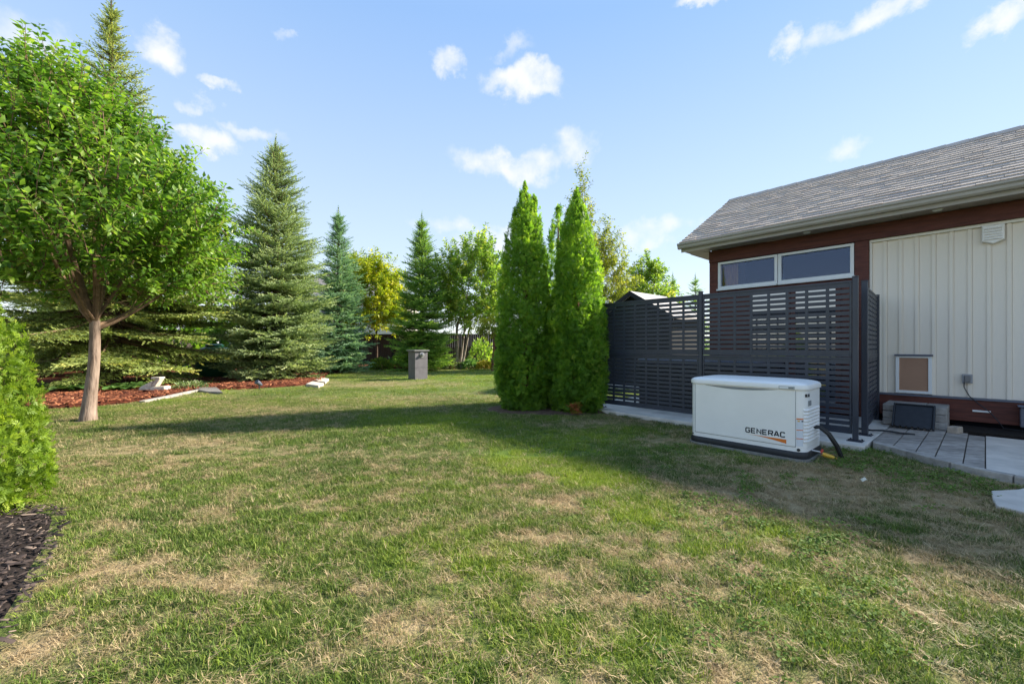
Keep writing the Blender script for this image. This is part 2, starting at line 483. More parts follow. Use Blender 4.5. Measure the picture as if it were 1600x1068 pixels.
M['ped'] = mat('grey_painted_pedestal', (.15, .138, .15), .6, .35, var=.12, scale=6, bump=.15, bscale=60)
M['ped_dark'] = mat('grey_cap', (.16, .155, .155), .7, .3, var=.12, scale=8)
M['black_fence'] = mat('dark_brown_fence_board', (.055, .042, .036), .85, .2, var=.3, scale=3, bump=.3, bscale=30, stretch=(3, 3, .4))
M['black_cap'] = mat('black_fence_cap', (.018, .018, .02), .7, .3)
M['house_wall'] = mat('cream_house_siding', (.62, .58, .52), .7, .3, var=.06, scale=2)
M['house_roof'] = mat('grey_brown_roof', (.27, .24, .225), .9, .2, var=.2, scale=8, bump=.4, bscale=30)
M['shed_wall'] = mat('charcoal_shed_board', (.022, .022, .026), .7, .3, var=.2, scale=6, objvar=.15)
M['shed_roof'] = mat('pale_grey_roof', (.46, .44, .44), .8, .25, var=.1, scale=8)
M['tub'] = mat('charcoal_tub_panel', (.02, .021, .025), .55, .4, var=.15, scale=5)
M['stone'] = mat('pale_stone', (.60, .53, .45), .9, .2, var=.25, scale=12, bump=.6, bscale=50)
M['green_barrel'] = mat('dark_green_plastic', (.012, .085, .045), .4, .5, var=.12, scale=4)
M['rock'] = mat('grey_step_stone', (.24, .225, .215), .92, .2, var=.25, scale=9, bump=.6, bscale=40, objvar=.15)
M['paper'] = mat('pale_dry_leaf', (.62, .58, .48), .8, .2, var=.2, scale=40)
M['rust_leaf'] = mat('rust_brown_twigs', (.30, .09, .03), .8, .2, var=.3, scale=30)

def glass_mat():
    m, nt, b = new_mat('window_glass')
    L = nt.links.new
    gl = nt.nodes.new('ShaderNodeBsdfGlossy'); gl.inputs['Roughness'].default_value = .015; gl.inputs['Color'].default_value = (.62, .74, 1.0, 1)
    tr = nt.nodes.new('ShaderNodeBsdfTransparent'); tr.inputs['Color'].default_value = (.80, .84, .92, 1)
    fr = nt.nodes.new('ShaderNodeLayerWeight'); fr.inputs['Blend'].default_value = .38
    mx = nt.nodes.new('ShaderNodeMixShader')
    L(fr.outputs[0], mx.inputs['Fac']); L(tr.outputs[0], mx.inputs[1]); L(gl.outputs[0], mx.inputs[2])
    L(mx.outputs[0], nt.nodes['Material Output'].inputs['Surface'])
    return m
M['glass'] = glass_mat()
M['door_glass'] = mat('dark_reflecting_glass', (.02, .022, .03), .03, .8)
M['door_glass'].node_tree.nodes['Principled BSDF'].inputs['IOR'].default_value = 2.6
M['room'] = mat('dark_room', (.010, .011, .016), .9, .1)
M['room_wood'] = mat('orange_pine_boards', (.80, .33, .07), .6, .3, scale=5, col2=(.35, .12, .03), stretch=(6, 6, .6))

# ------------------------------------------------------------------ outlines on the ground
def P2(v): return (v[0], v[1])
BED_FRONT = [(-13.0, 7.6), (-10.2, 7.75)] + [P2(G(*p)) for p in
             [(50, 640), (130, 637), (200, 631), (245, 624), (285, 616), (322, 609), (350, 610), (420, 606), (470, 603), (505, 597), (513, 586), (530, 580),
              (560, 576.5), (610, 577), (670, 576), (740, 575.5), (790, 575), (850, 574), (905, 574)]]
BED = BED_FRONT + [(9, 31), (-21, 31), (-21, 7.4)]
BED_NEAR = [P2(G(*p)) for p in [(62, 797), (84, 795), (107, 803), (103, 823), (93, 850), (78, 885), (60, 925), (40, 965), (18, 1003), (-8, 1050)]]
BED_NEAR = [(-3.6, 3.05)] + BED_NEAR + [(-2.1, 1.1), (-2.6, .3), (-5.2, .3), (-5.2, 3.3), (-4.2, 3.35)]
CEDAR_BED = [(.35 + 1.35 * math.cos(t) + .45, 8.0 + .82 * math.sin(t)) for t in [2 * math.pi * k / 28 for k in range(28)]]
EDGE = [(4.29, 4.95), (4.28, 4.60), (4.28, 4.2), (4.35, 3.82), (4.48, 3.5), (4.70, 3.16), (5.0, 2.85), (5.4, 2.6)]
EDGE_STRIP = [(a - .07, b - .03) for a, b in EDGE] + [(5.6, 2.7), (4.5, 5.0)]
PATH = EDGE + [(9.2, 2.3), P2(H(1.2, 8.72)), P2(H(-.9, 8.72)), P2(H(-.9, 6.3))]
SLAB = [P2(H(-5.3, 6.2)), P2(H(-.915, 6.16)), P2(H(-.905, 8.74)), P2(H(-3.76, 8.74)), P2(H(-3.9, 14)), P2(H(-9.0, 14)), P2(H(-9.0, 10.2)), P2(H(-5.3, 10.2))]
def gen_poly(e=0.02):
    A0 = Vector((2.22, 5.2)); 
    return [P2(A0 + D * a + N * b) for a, b in [(-e, -e), (1.218 + e, -e), (1.218 + e, .638 + e), (-e, .638 + e)]]
def inpoly(x, y, poly):
    x = np.asarray(x); y = np.asarray(y); c = np.zeros(x.shape, bool)
    n = len(poly); j = n - 1
    for i in range(n):
        xi, yi = poly[i]; xj, yj = poly[j]
        if yi != yj:
            c ^= ((yi > y) != (yj > y)) & (x < (xj - xi) * (y - yi) / (yj - yi) + xi)
        j = i
    return c

# dryness and lushness of the turf, laid out on the ground; partly lightens shaded grass
BLOBS = [  # px, py, radius across, radius deep (m), dry amount, lush amount
    (700, 665, 1.6, 1.2, -.45, .5), (600, 650, 1.0, .8, -.25, .3), (840, 715, .7, .5, -.4, .9), (945, 745, .6, .35, -.4, .85), (1020, 800, .5, .3, -.4, .75), (900, 690, .9, .5, -.3, .5), (1120, 850, .4, .25, -.3, .45),
    (760, 860, .55, .3, -.3, .35), (1200, 840, .45, .22, -.2, .3), (1290, 930, .4, .2, -.25, .35), (1080, 1010, .35, .2, -.35, .35), (1330, 1010, .4, .18, -.3, .3), (1450, 930, .45, .22, -.15, .35),
    (560, 935, .3, .14, .5, -.2), (1180, 775, .45, .14, .5, -.2), (1080, 925, .32, .1, .45, -.2), (860, 775, .25, .12, .55, -.5), (820, 745, .2, .08, .5, -.4), (960, 840, .55, .10, .5, -.3), (940, 660, .9, .4, .3, -.2), (1400, 780, 1.3, .8, .38, -.25),  # last spot is broad straw put in to brighten the shaded right lawn
    (1300, 745, .9, .3, .42, -.3), (1300, 712, .5, .3, .7, -.3), (1400, 735, .7, .25, .55, -.3), (1480, 790, .7, .3, .4, -.3), (1560, 850, .6, .3, .35, -.3), (1150, 735, .7, .3, .38, -.2), (1050, 690, .8, .3, .42, -.2), (600, 830, .4, .12, .4, 0), (200, 885, .3, .1, .35, 0), (140, 760, .35, .12, .3, 0), (260, 700, 1.2, .5, .1, -.2),  # right-hand dryness is real but raised, since pale straw brightens the shaded grass
    (1190, 1020, .28, .12, .5, -.2), (1230, 1050, .3, .1, .4, 0), (330, 910, .35, .12, .3, 0), (640, 600, 2.0, 1.0, .25, -.1), (560, 600, 2.0, 1.3, .25, -.1), (740, 590, 2.5, 2.5, -.05, .35), (500, 640, 1.2, .5, .15, -.1),
    (500, 840, .6, .3, -.2, .1), (350, 800, .6, .3, -.15, 0), (700, 960, .4, .2, -.15, .2), (420, 980, .4, .2, -.1, .1), (900, 1000, .4, .15, -.2, .2), (620, 980, .3, .15, .3, -.1), (560, 1020, .3, .1, .25, 0),
]
def turf(x, y):
    x = np.asarray(x, float); y = np.asarray(y, float)
    near = np.clip((9 - y) / 6, 0, 1)
    d = .38 + .65 * (fbm(x * 1.1 + 3, y * 1.5, 21, 4) - .5) + 1.05 * (fbm(x * 4.6, y * 6.2, 33, 3) - .5) * (.25 + .75 * near) + 1.5 * (fbm(x * 10.5, y * 12.5, 37, 2) - .5) * near
    l = .30 + 1.0 * (fbm(x * .8 - 7, y * .9, 44, 3) - .5)
    far = np.clip((y - 7) / 5, 0, 1)
    d = d - .10 * far; l = l + .42 * far - .12 * np.clip((-.3 - x) / 1.5, 0, 1) * (1 - far)  # far grass is greener; lushness raised further to offset the tufts' self-shade
    for px, py, rx, ry, dd, ll in BLOBS:
        c = G(px, py)
        wx = x + .35 * rx * (vnoise(x * 3, y * 3, 71) - .5) * 2; wy = y + .5 * ry * (vnoise(x * 3 + 9, y * 3, 72) - .5) * 2
        q = np.exp(-(((wx - c.x) / rx) ** 2 + ((wy - c.y) / ry) ** 2))
        d = d + dd * q; l = l + ll * q
    return np.clip(d, 0, 1.15), np.clip(l, 0, 1)

# ------------------------------------------------------------------ ground
def axis(parts):
    out = []
    for a, b, st in parts: out += list(np.arange(a, b, st))
    return np.array(sorted(set(np.round(out, 4))))
xs = axis([(-400, -60, 40), (-60, -14, 2), (-14, -7, .3), (-7, 7, .09), (7, 14, .3), (14, 60, 2), (60, 401, 40)])
ys = axis([(-120, -10, 20), (-10, 0, 1), (0, 9, .09), (9, 20, .3), (20, 40, 1), (40, 100, 6), (100, 601, 50)])
X, Y = np.meshgrid(xs, ys)
x = X.ravel(); y = Y.ravel()
z = ground_z(x, y)
for poly, dz in ((PATH, -.02), (SLAB, -.02)):
    z = np.where(inpoly(x, y, poly), dz - .02, z)
nx, ny = len(xs), len(ys)
idx = np.arange(nx * ny).reshape(ny, nx)
quads = np.stack([idx[:-1, :-1], idx[:-1, 1:], idx[1:, 1:], idx[1:, :-1]], -1).reshape(-1, 4)
dv, lv = turf(x, y)
lawn = np_mesh('lawn', np.stack([x, y, z], 1), quads, lawn_mat(), extra={'dry': dv, 'lush': lv}, smooth=True)
tag(lawn, kind='structure')

def bed(name, poly, material, h, step, parent=None):
    """mulch sheet: a low mound over a polygon"""
    xs_ = [p[0] for p in poly]; ys_ = [p[1] for p in poly]
    bm = bmesh.new()
    vs = [bm.verts.new((p[0], p[1], 0)) for p in poly]
    f = bm.faces.new(vs)
    bmesh.ops.triangulate(bm, faces=[f])
    x0, x1, y0, y1 = min(xs_), max(xs_), min(ys_), max(ys_)
    k = x0 + step
    while k < x1:
        bmesh.ops.bisect_plane(bm, geom=bm.verts[:] + bm.edges[:] + bm.faces[:], plane_co=(k, 0, 0), plane_no=(1, 0, 0)); k += step
    k = y0 + step
    while k < y1:
        bmesh.ops.bisect_plane(bm, geom=bm.verts[:] + bm.edges[:] + bm.faces[:], plane_co=(0, k, 0), plane_no=(0, 1, 0)); k += step
    pa = np.array(poly); pb = np.roll(pa, -1, 0)
    for v in bm.verts:
        p = np.array([v.co.x, v.co.y])
        ab = pb - pa; t = np.clip(((p - pa) * ab).sum(1) / np.maximum((ab ** 2).sum(1), 1e-9), 0, 1)
        dist = np.sqrt(((pa + ab * t[:, None] - p) ** 2).sum(1)).min()
        v.co.z = gz(v.co.x, v.co.y) - .03 + (h + .03) * min(1, dist / (3.2 * h + .05)) + .04 * h * 5 * (vnoise(np.array([v.co.x * 4]), np.array([v.co.y * 4]), 3)[0] - .5)
    bmesh.ops.recalc_face_normals(bm, faces=bm.faces[:])
    me = bpy.data.meshes.new(name); bm.to_mesh(me); bm.free()
    if me.polygons and me.polygons[0].normal.z < 0: me.flip_normals()
    o = link(name, me, material, smooth=True)
    return tag(o, kind='structure')
bed('red_mulch_bed', BED, M['red_mulch'], .09, .5)
bed('dark_mulch_bed', BED_NEAR, M['dark_mulch'], .035, .12)
bed('cedar_soil_bed', CEDAR_BED, mat('dry_cedar_litter', (.13, .085, .06), .95, .1, var=.35, scale=14, bump=.8, bscale=60), .03, .2)

def chips(name, poly, box, count, size, material, zfun, seed, fall=None):
    r = np.random.default_rng(seed)
    x = r.uniform(box[0], box[1], count * 4); y = r.uniform(box[2], box[3], count * 4)
    ok = inpoly(x, y, poly)
    if fall: ok &= r.random(len(x)) < fall(x, y)
    x = x[ok][:count]; y = y[ok][:count]; n = len(x)
    tv = np.array([(-.5, -.5, -.5), (.5, -.3, -.5), (.5, .5, -.5), (-.5, .4, -.5), (-.42, -.42, .5), (.46, -.22, .5), (.4, .42, .5), (-.46, .3, .5)], float)
    tf = np.array([(0, 1, 5), (0, 5, 4), (1, 2, 6), (1, 6, 5), (2, 3, 7), (2, 7, 6), (3, 0, 4), (3, 4, 7), (4, 5, 6), (4, 6, 7)])
    yaw = r.uniform(0, 2 * math.pi, n); pit = r.normal(0, .28, n)
    ax = np.stack([np.cos(yaw) * np.cos(pit), np.sin(yaw) * np.cos(pit), np.sin(pit)], 1)
    up = unit(np.stack([r.normal(0, .35, n), r.normal(0, .35, n), np.ones(n)], 1))
    ln = size * np.exp(r.normal(0, .45, n))
    sc = np.stack([ln, ln * r.uniform(.2, .45, n), np.full(n, size * .14)], 1)
    V, T = scatter(tv, tf, np.stack([x, y, zfun(x, y) + size * .1], 1), ax, up, sc)
    tone = np.repeat(r.random(n), len(tv))
    return tag(np_mesh(name, V, T, material, tone=tone), kind='stuff')
def tone_mat(name, stops, rough=.85):
    m, nt, b = new_mat(name)
    at = nt.nodes.new('ShaderNodeAttribute'); at.attribute_name = 'tone'
    cr = nt.nodes.new('ShaderNodeValToRGB'); els = cr.color_ramp.elements
    while len(els) < len(stops): els.new(.5)
    for e, (p, c) in zip(els, stops): e.position = p; e.color = rgba(c)
    nt.links.new(at.outputs['Fac'], cr.inputs['Fac']); nt.links.new(cr.outputs[0], b.inputs['Base Color'])
    set_in(b, 'Roughness', rough); set_in(b, 'Specular IOR Level', .25)
    return m
tag(chips('dark_mulch_chips', BED_NEAR, (-5, -2, .4, 3.2), 6000, .03, tone_mat('dark_bark_chip', [(0, (.016, .012, .011)), (.55, (.045, .033, .03)), (.85, (.10, .072, .06)), (1, (.24, .18, .14))]),
      lambda a, b: ground_z(a, b) + .035, 5), 'shredded dark bark chips covering the bed under the near cedar', 'mulch')
tag(chips('red_mulch_chips', BED, (-14, 2, 7.5, 27), 12500, .075, tone_mat('red_bark_chip', [(0, (.075, .02, .012)), (.5, (.19, .06, .027)), (.85, (.30, .11, .05)), (1, (.42, .17, .09))]),
      lambda a, b: ground_z(a, b) + .085, 6, lambda a, b: np.clip(9.0 / b, .05, 1) ** 1.6 * (a > -1.3 * b - .6)), 'shredded red bark chips covering the beds under the spruces', 'mulch')

# ------------------------------------------------------------------ garage
def make_garage():
    g = thing('garage', H(-1.5, 9.5, 0), 'garage with red brown timber, pale vertical siding and grey shingle roof', 'garage')
    S0, S1, NW, NB = -3.77, 6.2, 8.75, 12.9
    ZB, ZT = 0.06, 3.16
    mb = MB(); mb.hb(S0 + .02, S1, NW + .16, NW + .3, ZB, 2.33); mb.hb(-1.3, S1, NW + .16, NW + .3, 2.33, ZT - .01)
    mb.hb(S1 - .14, S1, NW + .3, NB, ZB, ZT - .01); mb.hb(S0 + .02, S1, NB, NB + .12, ZB, ZT - .01)
    build('inner_wall', mb, M['room'], g)
    # log planks below the windows and on the gable end
    k = 0; z0 = ZB
    while z0 < 2.30:
        z1 = min(z0 + .185, 2.345)
        mb = MB(); mb.hb(S0 + .17, -1.425, NW + .02 + .004 * (k % 2), NW + .158, z0 + .004, z1)
        build('plank', mb, M['woodh'], g, bevel=.008); z0 = z1; k += 1
    # tall glazed doors under the high windows
    for a, b in ((-3.05, -2.33), (-2.32, -1.6)):
        f = MB(); za, zb = ZB + .09, 2.27; t = .07
        f.hb(a, b, NW - .02, NW + .018, za, za + t); f.hb(a, b, NW - .02, NW + .018, zb - t, zb); f.hb(a, a + t, NW - .02, NW + .018, za + t, zb - t); f.hb(b - t, b, NW - .02, NW + .018, za + t, zb - t)
        dr_ = build('glazed_door', f, M['wood'], g, bevel=.004)
        f = MB(); f.hb(a + t, b - t, NW + .0, NW + .008, za + t, zb - t); build('pane', f, M['door_glass'], dr_)
    z0 = ZB
    while z0 < ZT - .05:
        z1 = min(z0 + .185, ZT - .01)
        mb = MB(); mb.hb(S0 + .01 + .004 * (k % 2), S0 + .1, NW + .17, NB - .01, z0 + .004, z1)
        build('plank', mb, M['woodh'], g, bevel=.008); z0 = z1; k += 1
    for a, b in ((S0, S0 + .168), (-1.422, -1.242)):
        mb = MB(); mb.hb(a, b, NW, NW + .165, ZB, 2.915); build('post', mb, M['wood'], g, bevel=.006)
    mb = MB(); mb.hb(S0 - .005, S1, NW - .012, NW + .16, 2.918, ZT - .003); build('beam', mb, M['woodh'], g, bevel=.006)
    # siding
    mb = MB(); mb.hb(-1.238, S1, NW + .10, NW + .157, .40, 2.9); build('siding_backing', mb, M['siding'], g)
    w = .181; s = -1.205
    base = None
    while s < S1 - .2:
        mb = MB()
        for a, b, n0 in ((0, .126, .082), (.126, .134, .074), (.134, .168, .062), (.168, w - .0025, .074)):
            mb.hb(s + a, s + b, NW + n0, NW + .098, .475, 2.872)
        if base is None: base = build('siding_board', mb, M['siding'], g, origin=H(s, NW, .4))
        else:
            o = base.copy(); COL.objects.link(o); o.location = H(s, NW, .4) - wloc(g)
        s += w
    mb = MB(); mb.hb(-1.238, -1.207, NW + .04, NW + .098, .475, 2.872); mb.hb(-1.238, S1, NW + .036, NW + .098, 2.874, 2.915)
    build('siding_trim', mb, M['trim'], g, bevel=.003)
    mb = MB(); mb.hb(-1.24, S1, NW - .012, NW + .098, .447, .473); build('flashing', mb, M['flash'], g)
    s = -1.238
    while s < S1:
        mb = MB(); mb.hb(s, min(s + 2.4, S1) - .004, NW + .01, NW + .098, .14, .445); build('skirt_board', mb, M['woodh'], g, bevel=.005); s += 2.4
    # windows
    for a, b in ((-3.598, -2.535), (-2.525, -1.428)):
        z0, z1 = 2.352, 2.902; t = .062
        f = MB()
        f.hb(a, b, NW - .004, NW + .1, z0, z0 + t); f.hb(a, b, NW - .004, NW + .1, z1 - t * .7, z1)
        f.hb(a, a + t * .8, NW - .004, NW + .1, z0 + t, z1 - t * .7); f.hb(b - t * .8, b, NW - .004, NW + .1, z0 + t, z1 - t * .7)
        wn = build('window', f, M['white_frame'], g, bevel=.004)
        p = MB(); p.hb(a + t * .8, b - t * .8, NW + .05, NW + .056, z0 + t, z1 - t * .7); build('pane', p, M['glass'], wn)
        q = MB(); q.hb(a - .02, b + .02, NW - .03, NW - .005, z0 - .022, z0 + .012); build('sill', q, M['white_frame'], wn, bevel=.003)
    mb = MB()
    for k in range(3): mb.hb(-3.66 + .13 * k, -3.66 + .13 * k + .125, NW + .165, NW + .185, 2.0, 3.1)
    build('room_panelling', mb, M['room_wood'], g)
    mb = MB(); mb.hb(S0 + .15, -1.3, NW + 1.5, NW + 1.6, 1.6, ZT - .02); mb.hb(S0 + .15, -1.3, NW + .32, NW + 1.5, 1.6, 1.7); build('room', mb, M['room'], g)
    # roof
    NE, ZE, NR, ZR = 8.31, 3.335, 10.84, 4.80
    SL, SRr = -4.17, 6.4
    sl = math.hypot(NR - NE, ZR - ZE); tn = (NR - NE) / sl; tz = (ZR - ZE) / sl
    def RP(s, t, h): return H(s, NE + tn * t - tz * h, ZE + tz * t + tn * h)
    NE2 = 2 * NR - NE
    mb = MB()
    mb.box8([RP(SL, 0, -.09), RP(SRr, 0, -.09), RP(SRr, sl, -.09), RP(SL, sl, -.09), RP(SL, 0, 0), RP(SRr, 0, 0), RP(SRr, sl, 0), RP(SL, sl, 0)])
    bk = lambda s, t, h: H(s, NE2 - tn * t + tz * h, ZE + tz * t + tn * h)
    mb.box8([bk(SRr, 0, -.09), bk(SL, 0, -.09), bk(SL, sl, -.09), bk(SRr, sl, -.09), bk(SRr, 0, .012), bk(SL, 0, .012), bk(SL, sl, .012), bk(SRr, sl, .012)])
    roof = build('roof', mb, SH[0], g)
    # shingles: each tab its own piece, the nearest ones as parts
    tabs = []
    nc = 20; ch = sl / nc
    rs = random.Random(3)
    for c in range(nc):
        s = SL - .02 - rs.random() * .15
        while s < SRr:
            w_ = rs.choice([.15, .2, .26, .33, .40]) * rs.uniform(.9, 1.1)
            a, b = max(s, SL - .02), min(s + w_, SRr)
            if b - a > .03: tabs.append((c, a, b, rs.choice([.012, .015, .019]), rs.randrange(5)))
            s += w_
    def tab_mb(t, m_=None):
        c, a, b, th, mi = t
        q = m_ or MB(); t0 = c * ch - .012; t1 = min(c * ch + ch * 1.12, sl)
        q.box8([RP(a + .0015, t0, .001), RP(b - .0015, t0, .001), RP(b - .0015, t1, .001), RP(a + .0015, t1, .001),
                RP(a + .0015, t0, th + .006), RP(b - .0015, t0, th + .006), RP(b - .0015, t1, .004), RP(a + .0015, t1, .004)], mi if m_ else 0)
        return q
    def key(t):
        p = RP((t[1] + t[2]) / 2, t[0] * ch, 0)
        px = 800 + 650 * p.x / p.y
        return (p.length / (t[2] - t[1]) ** .5) + (1000 if px > 1610 or p.y < .5 else 0)
    tabs.sort(key=key)
    for t in tabs[:298]: build('shingle', tab_mb(t), SH[t[4]], roof)
    rest = MB()
    for t in tabs[298:]: tab_mb(t, rest)
    o = build('shingles', rest, SH, roof); o['kind'] = 'stuff'
    # ridge cap
    s = SL - .02
    while s < 1.2:
        mb = MB(); e = min(s + .3, SRr)
        a0, a1, a2 = RP(s, sl - .13, .013), H(s, NR, ZR + .036), bk(s, sl - .13, .02)
        b0, b1, b2 = RP(e, sl - .13, .02), H(e, NR, ZR + .044), bk(e, sl - .13, .027)
        lo = Vector((0, 0, .012))
        mb.add([a0, a1, a2, b0, b1, b2, a0 - lo, a1 - lo, a2 - lo, b0 - lo, b1 - lo, b2 - lo],
               [(0, 3, 4, 1), (1, 4, 5, 2), (6, 7, 10, 9), (7, 8, 11, 10), (0, 1, 7, 6), (1, 2, 8, 7), (3, 9, 10, 4), (4, 10, 11, 5), (0, 6, 9, 3), (2, 5, 11, 8)])
        build('ridge_cap', mb, SH[rs.randrange(5)], roof); s += .285
    # soffit boards, fascia, gutter
    s = SL + .03; k = 0
    while s < 4:
        mb = MB(); mb.hb(s, s + .297, NE + .03, NW - .014, ZT + .0 + .003 * (k % 2), ZT + .02); build('soffit_board', mb, M['soffit'], g); s += .3; k += 1
    mb = MB(); mb.hb(SL + .01, S0 - .01, NW - .01, NB + .4, ZT, ZT + .02); build('gable_soffit', mb, M['soffit'], g)
    mb = MB(); mb.hb(SL + .012, SRr, NE + .008, NE + .03, ZT - .02, ZE - .075); build('fascia', mb, M['gutter'], g)
    prof = [(.0, 3.20), (-.058, 3.20), (-.075, 3.225), (-.078, 3.262), (-.098, 3.285), (-.098, 3.312), (-.086, 3.312), (-.086, 3.292), (-.066, 3.27), (-.062, 3.23), (-.052, 3.212), (.0, 3.212)]
    mb = MB(); mb.loft([[H(s_, NE + a, z_) for a, z_ in prof] for s_ in (SRr, SL - .02)])
    gu = build('gutter', mb, M['gutter'], g)
    mb = MB(); mb.loft([[H(s_, NE + a, z_) for a, z_ in [(0, 3.2), (-.058, 3.2), (-.075, 3.225), (-.078, 3.262), (-.098, 3.285), (-.098, 3.312), (0, 3.312)]] for s_ in (SL - .02, SL - .028)]); build('end_cap', mb, M['gutter'], gu)
    # rake boards and gable wall
    for f in (RP, bk):
        mb = MB(); mb.box8([f(SL - .012, -.02, -.2), f(SL + .012, -.02, -.2), f(SL + .012, sl, -.2), f(SL - .012, sl, -.2), f(SL - .012, -.02, -.002), f(SL + .012, -.02, -.002), f(SL + .012, sl - .002, -.002), f(SL - .012, sl - .002, -.002)])
        build('rake_board', mb, M['gutter'], g)
    mb = MB(); t = [H(S0 + .03, NW + .02, ZT + .01), H(S0 + .03, NB, ZT + .01), H(S0 + .03, NR, 4.6), H(S0 + .09, NW + .02, ZT + .01), H(S0 + .09, NB, ZT + .01), H(S0 + .09, NR, 4.6)]
    mb.add(t, [(0, 1, 2), (3, 5, 4), (0, 3, 4, 1), (1, 4, 5, 2), (2, 5, 3, 0)]); build('gable_wall', mb, M['woodh'], g)
    for px, py in ((1240, 350), (1465, 328)):
        dr = pxdir(px, py); tt = (ZT - EYE - .002) / dr.z; p = Vector((0, 0, EYE)) + dr * tt
        p.x, p.y = P2(H(p.x * D.x + p.y * D.y, 8.53))
        mb = MB(); ring = lambda r_, z_: [(p.x + r_ * math.cos(2 * math.pi * k / 20), p.y + r_ * math.sin(2 * math.pi * k / 20), z_) for k in range(20)]
        mb.loft([ring(.055, ZT + .004), ring(.055, ZT - .008), ring(.045, ZT - .014), ring(.038, ZT - .006)]); build('soffit_light', mb, M['white_frame'], g, smooth=True)
    return g
garage = make_garage()

# fittings fixed to the wall
def wall_fittings():
    NW = 8.75
    v = thing('wall_vent', H(.07, NW + .06, 2.75), 'white hooded louvre vent high on the pale siding', 'vent')
    mb = MB()
    pts = [(-.105, 2.66), (0.0, 2.615), (.105, 2.66), (.105, 2.875), (-.105, 2.875)]
    mb.loft([[H(.07 + a, NW + .06, z) for a, z in pts], [H(.07 + a, NW + .02, z) for a, z in pts], [H(.07 + a * .9, NW + .008, 2.75 + (z - 2.75) * .9) for a, z in pts]])
    build('hood', mb, M['white_plastic'], v, bevel=.004)
    for k in range(5):
        z = 2.675 + k * .036
        mb = MB(); mb.add([H(-.01, NW - .012, z), H(.15, NW - .012, z), H(.15, NW + .007, z + .02), H(-.01, NW + .007, z + .02), H(-.01, NW - .006, z - .004), H(.15, NW - .006, z - .004), H(.15, NW + .007, z + .008), H(-.01, NW + .007, z + .008)],
               [(0, 1, 2, 3), (4, 7, 6, 5), (0, 4, 5, 1), (1, 5, 6, 2), (2, 6, 7, 3), (3, 7, 4, 0)]); build('slat', mb, M['white_plastic'], v)
    p = thing('pet_door', H(-.72, NW + .06, .48), 'white framed pet door with tan flap low in siding', 'pet door')
    a, b, z0, z1, t = -.925, -.525, .485, 1.05, .04
    mb = MB(); mb.hb(a, b, NW + .028, NW + .061, z0, z0 + t); mb.hb(a, b, NW + .028, NW + .061, z1 - t * .6, z1)
    mb.hb(a, a + t, NW + .028, NW + .061, z0 + t, z1 - t * .6); mb.hb(b - t, b, NW + .028, NW + .061, z0 + t, z1 - t * .6); build('frame', mb, M['white_frame'], p, bevel=.004)
    mb = MB(); mb.hb(a + t, b - t, NW + .046, NW + .058, z0 + t, z1 - t * .6); build('flap', mb, M['tan_flap'], p)
    mb = MB(); mb.hb(a - .012, b + .012, NW + .012, NW + .06, z1 + .002, z1 + .03); build('top_rail', mb, M['flash'], p, bevel=.003)
    o = thing('outlet_box', H(-.17, NW + .06, .67), 'small grey outdoor socket box on the siding', 'outlet')
    mb = MB(); mb.hb(-.222, -.118, NW + .03, NW + .061, .675, .805); build('box', mb, mat('grey_socket', (.33, .33, .34), .5), o, bevel=.006)
    mb = MB(); mb.hb(-.20, -.14, NW + .008, NW + .029, .69, .79); build('cover', mb, mat('smoke_cover', (.16, .16, .17), .3, .5), o, bevel=.008)
    mb = MB()
    pts = [H(-.2, NW + .015, .69), H(-.2, NW - .01, .62), H(-.15, NW - .02, .5), H(-.06, NW - .04, .40), H(.04, NW - .06, .30), H(.12, NW - .09, .18), H(.16, NW - .2, .115), H(.35, NW - .25, .11)]
    mb.tube(pts, .006, 6); build('power_cord', mb, M['hose'], o, smooth=True)
    mb = MB(); mb.hb(-.12, .05, NW - .006, NW + .009, .283, .308); tag(build('vent_strip', mb, M['white_frame'], bevel=.003), 'short white strip fixed to the brown skirt board', 'trim strip')
    b_ = thing('utility_box', H(.42, NW - .1, .12), 'dark blue grey box by the brown skirting at the right edge', 'box')
    mb = MB(); mb.hb(.30, .62, NW - .16, NW - .002, .14, .40); build('body', mb, M['flash'], b_, bevel=.012)
    mb = MB(); mb.hb(.28, .64, NW - .18, NW - .002, .402, .425); build('lid', mb, M['flash'], b_, bevel=.008)
wall_fittings()

# ------------------------------------------------------------------ slab, path, blocks
mb = MB(); mb.prism(SLAB[::-1] if False else SLAB, -.08, .055); o = build('patio_slab', mb, M['concrete'], bevel=.008); tag(o, kind='structure')

def clip(poly, clipper):
    area = sum(clipper[i][0] * clipper[(i + 1) % len(clipper)][1] - clipper[(i + 1) % len(clipper)][0] * clipper[i][1] for i in range(len(clipper)))
    cl = clipper if area > 0 else clipper[::-1]
    out = list(poly)
    for i in range(len(cl)):
        a, b = cl[i], cl[(i + 1) % len(cl)]
        def side(p): return (b[0] - a[0]) * (p[1] - a[1]) - (b[1] - a[1]) * (p[0] - a[0])
        inp, out = out, []
        for j in range(len(inp)):
            p, q = inp[j], inp[(j + 1) % len(inp)]
            sp, sq = side(p), side(q)
            if sp >= 0: out.append(p)
            if (sp >= 0) != (sq >= 0):
                t = sp / (sp - sq); out.append((p[0] + t * (q[0] - p[0]), p[1] + t * (q[1] - p[1])))
        if len(out) < 3: return []
    return out

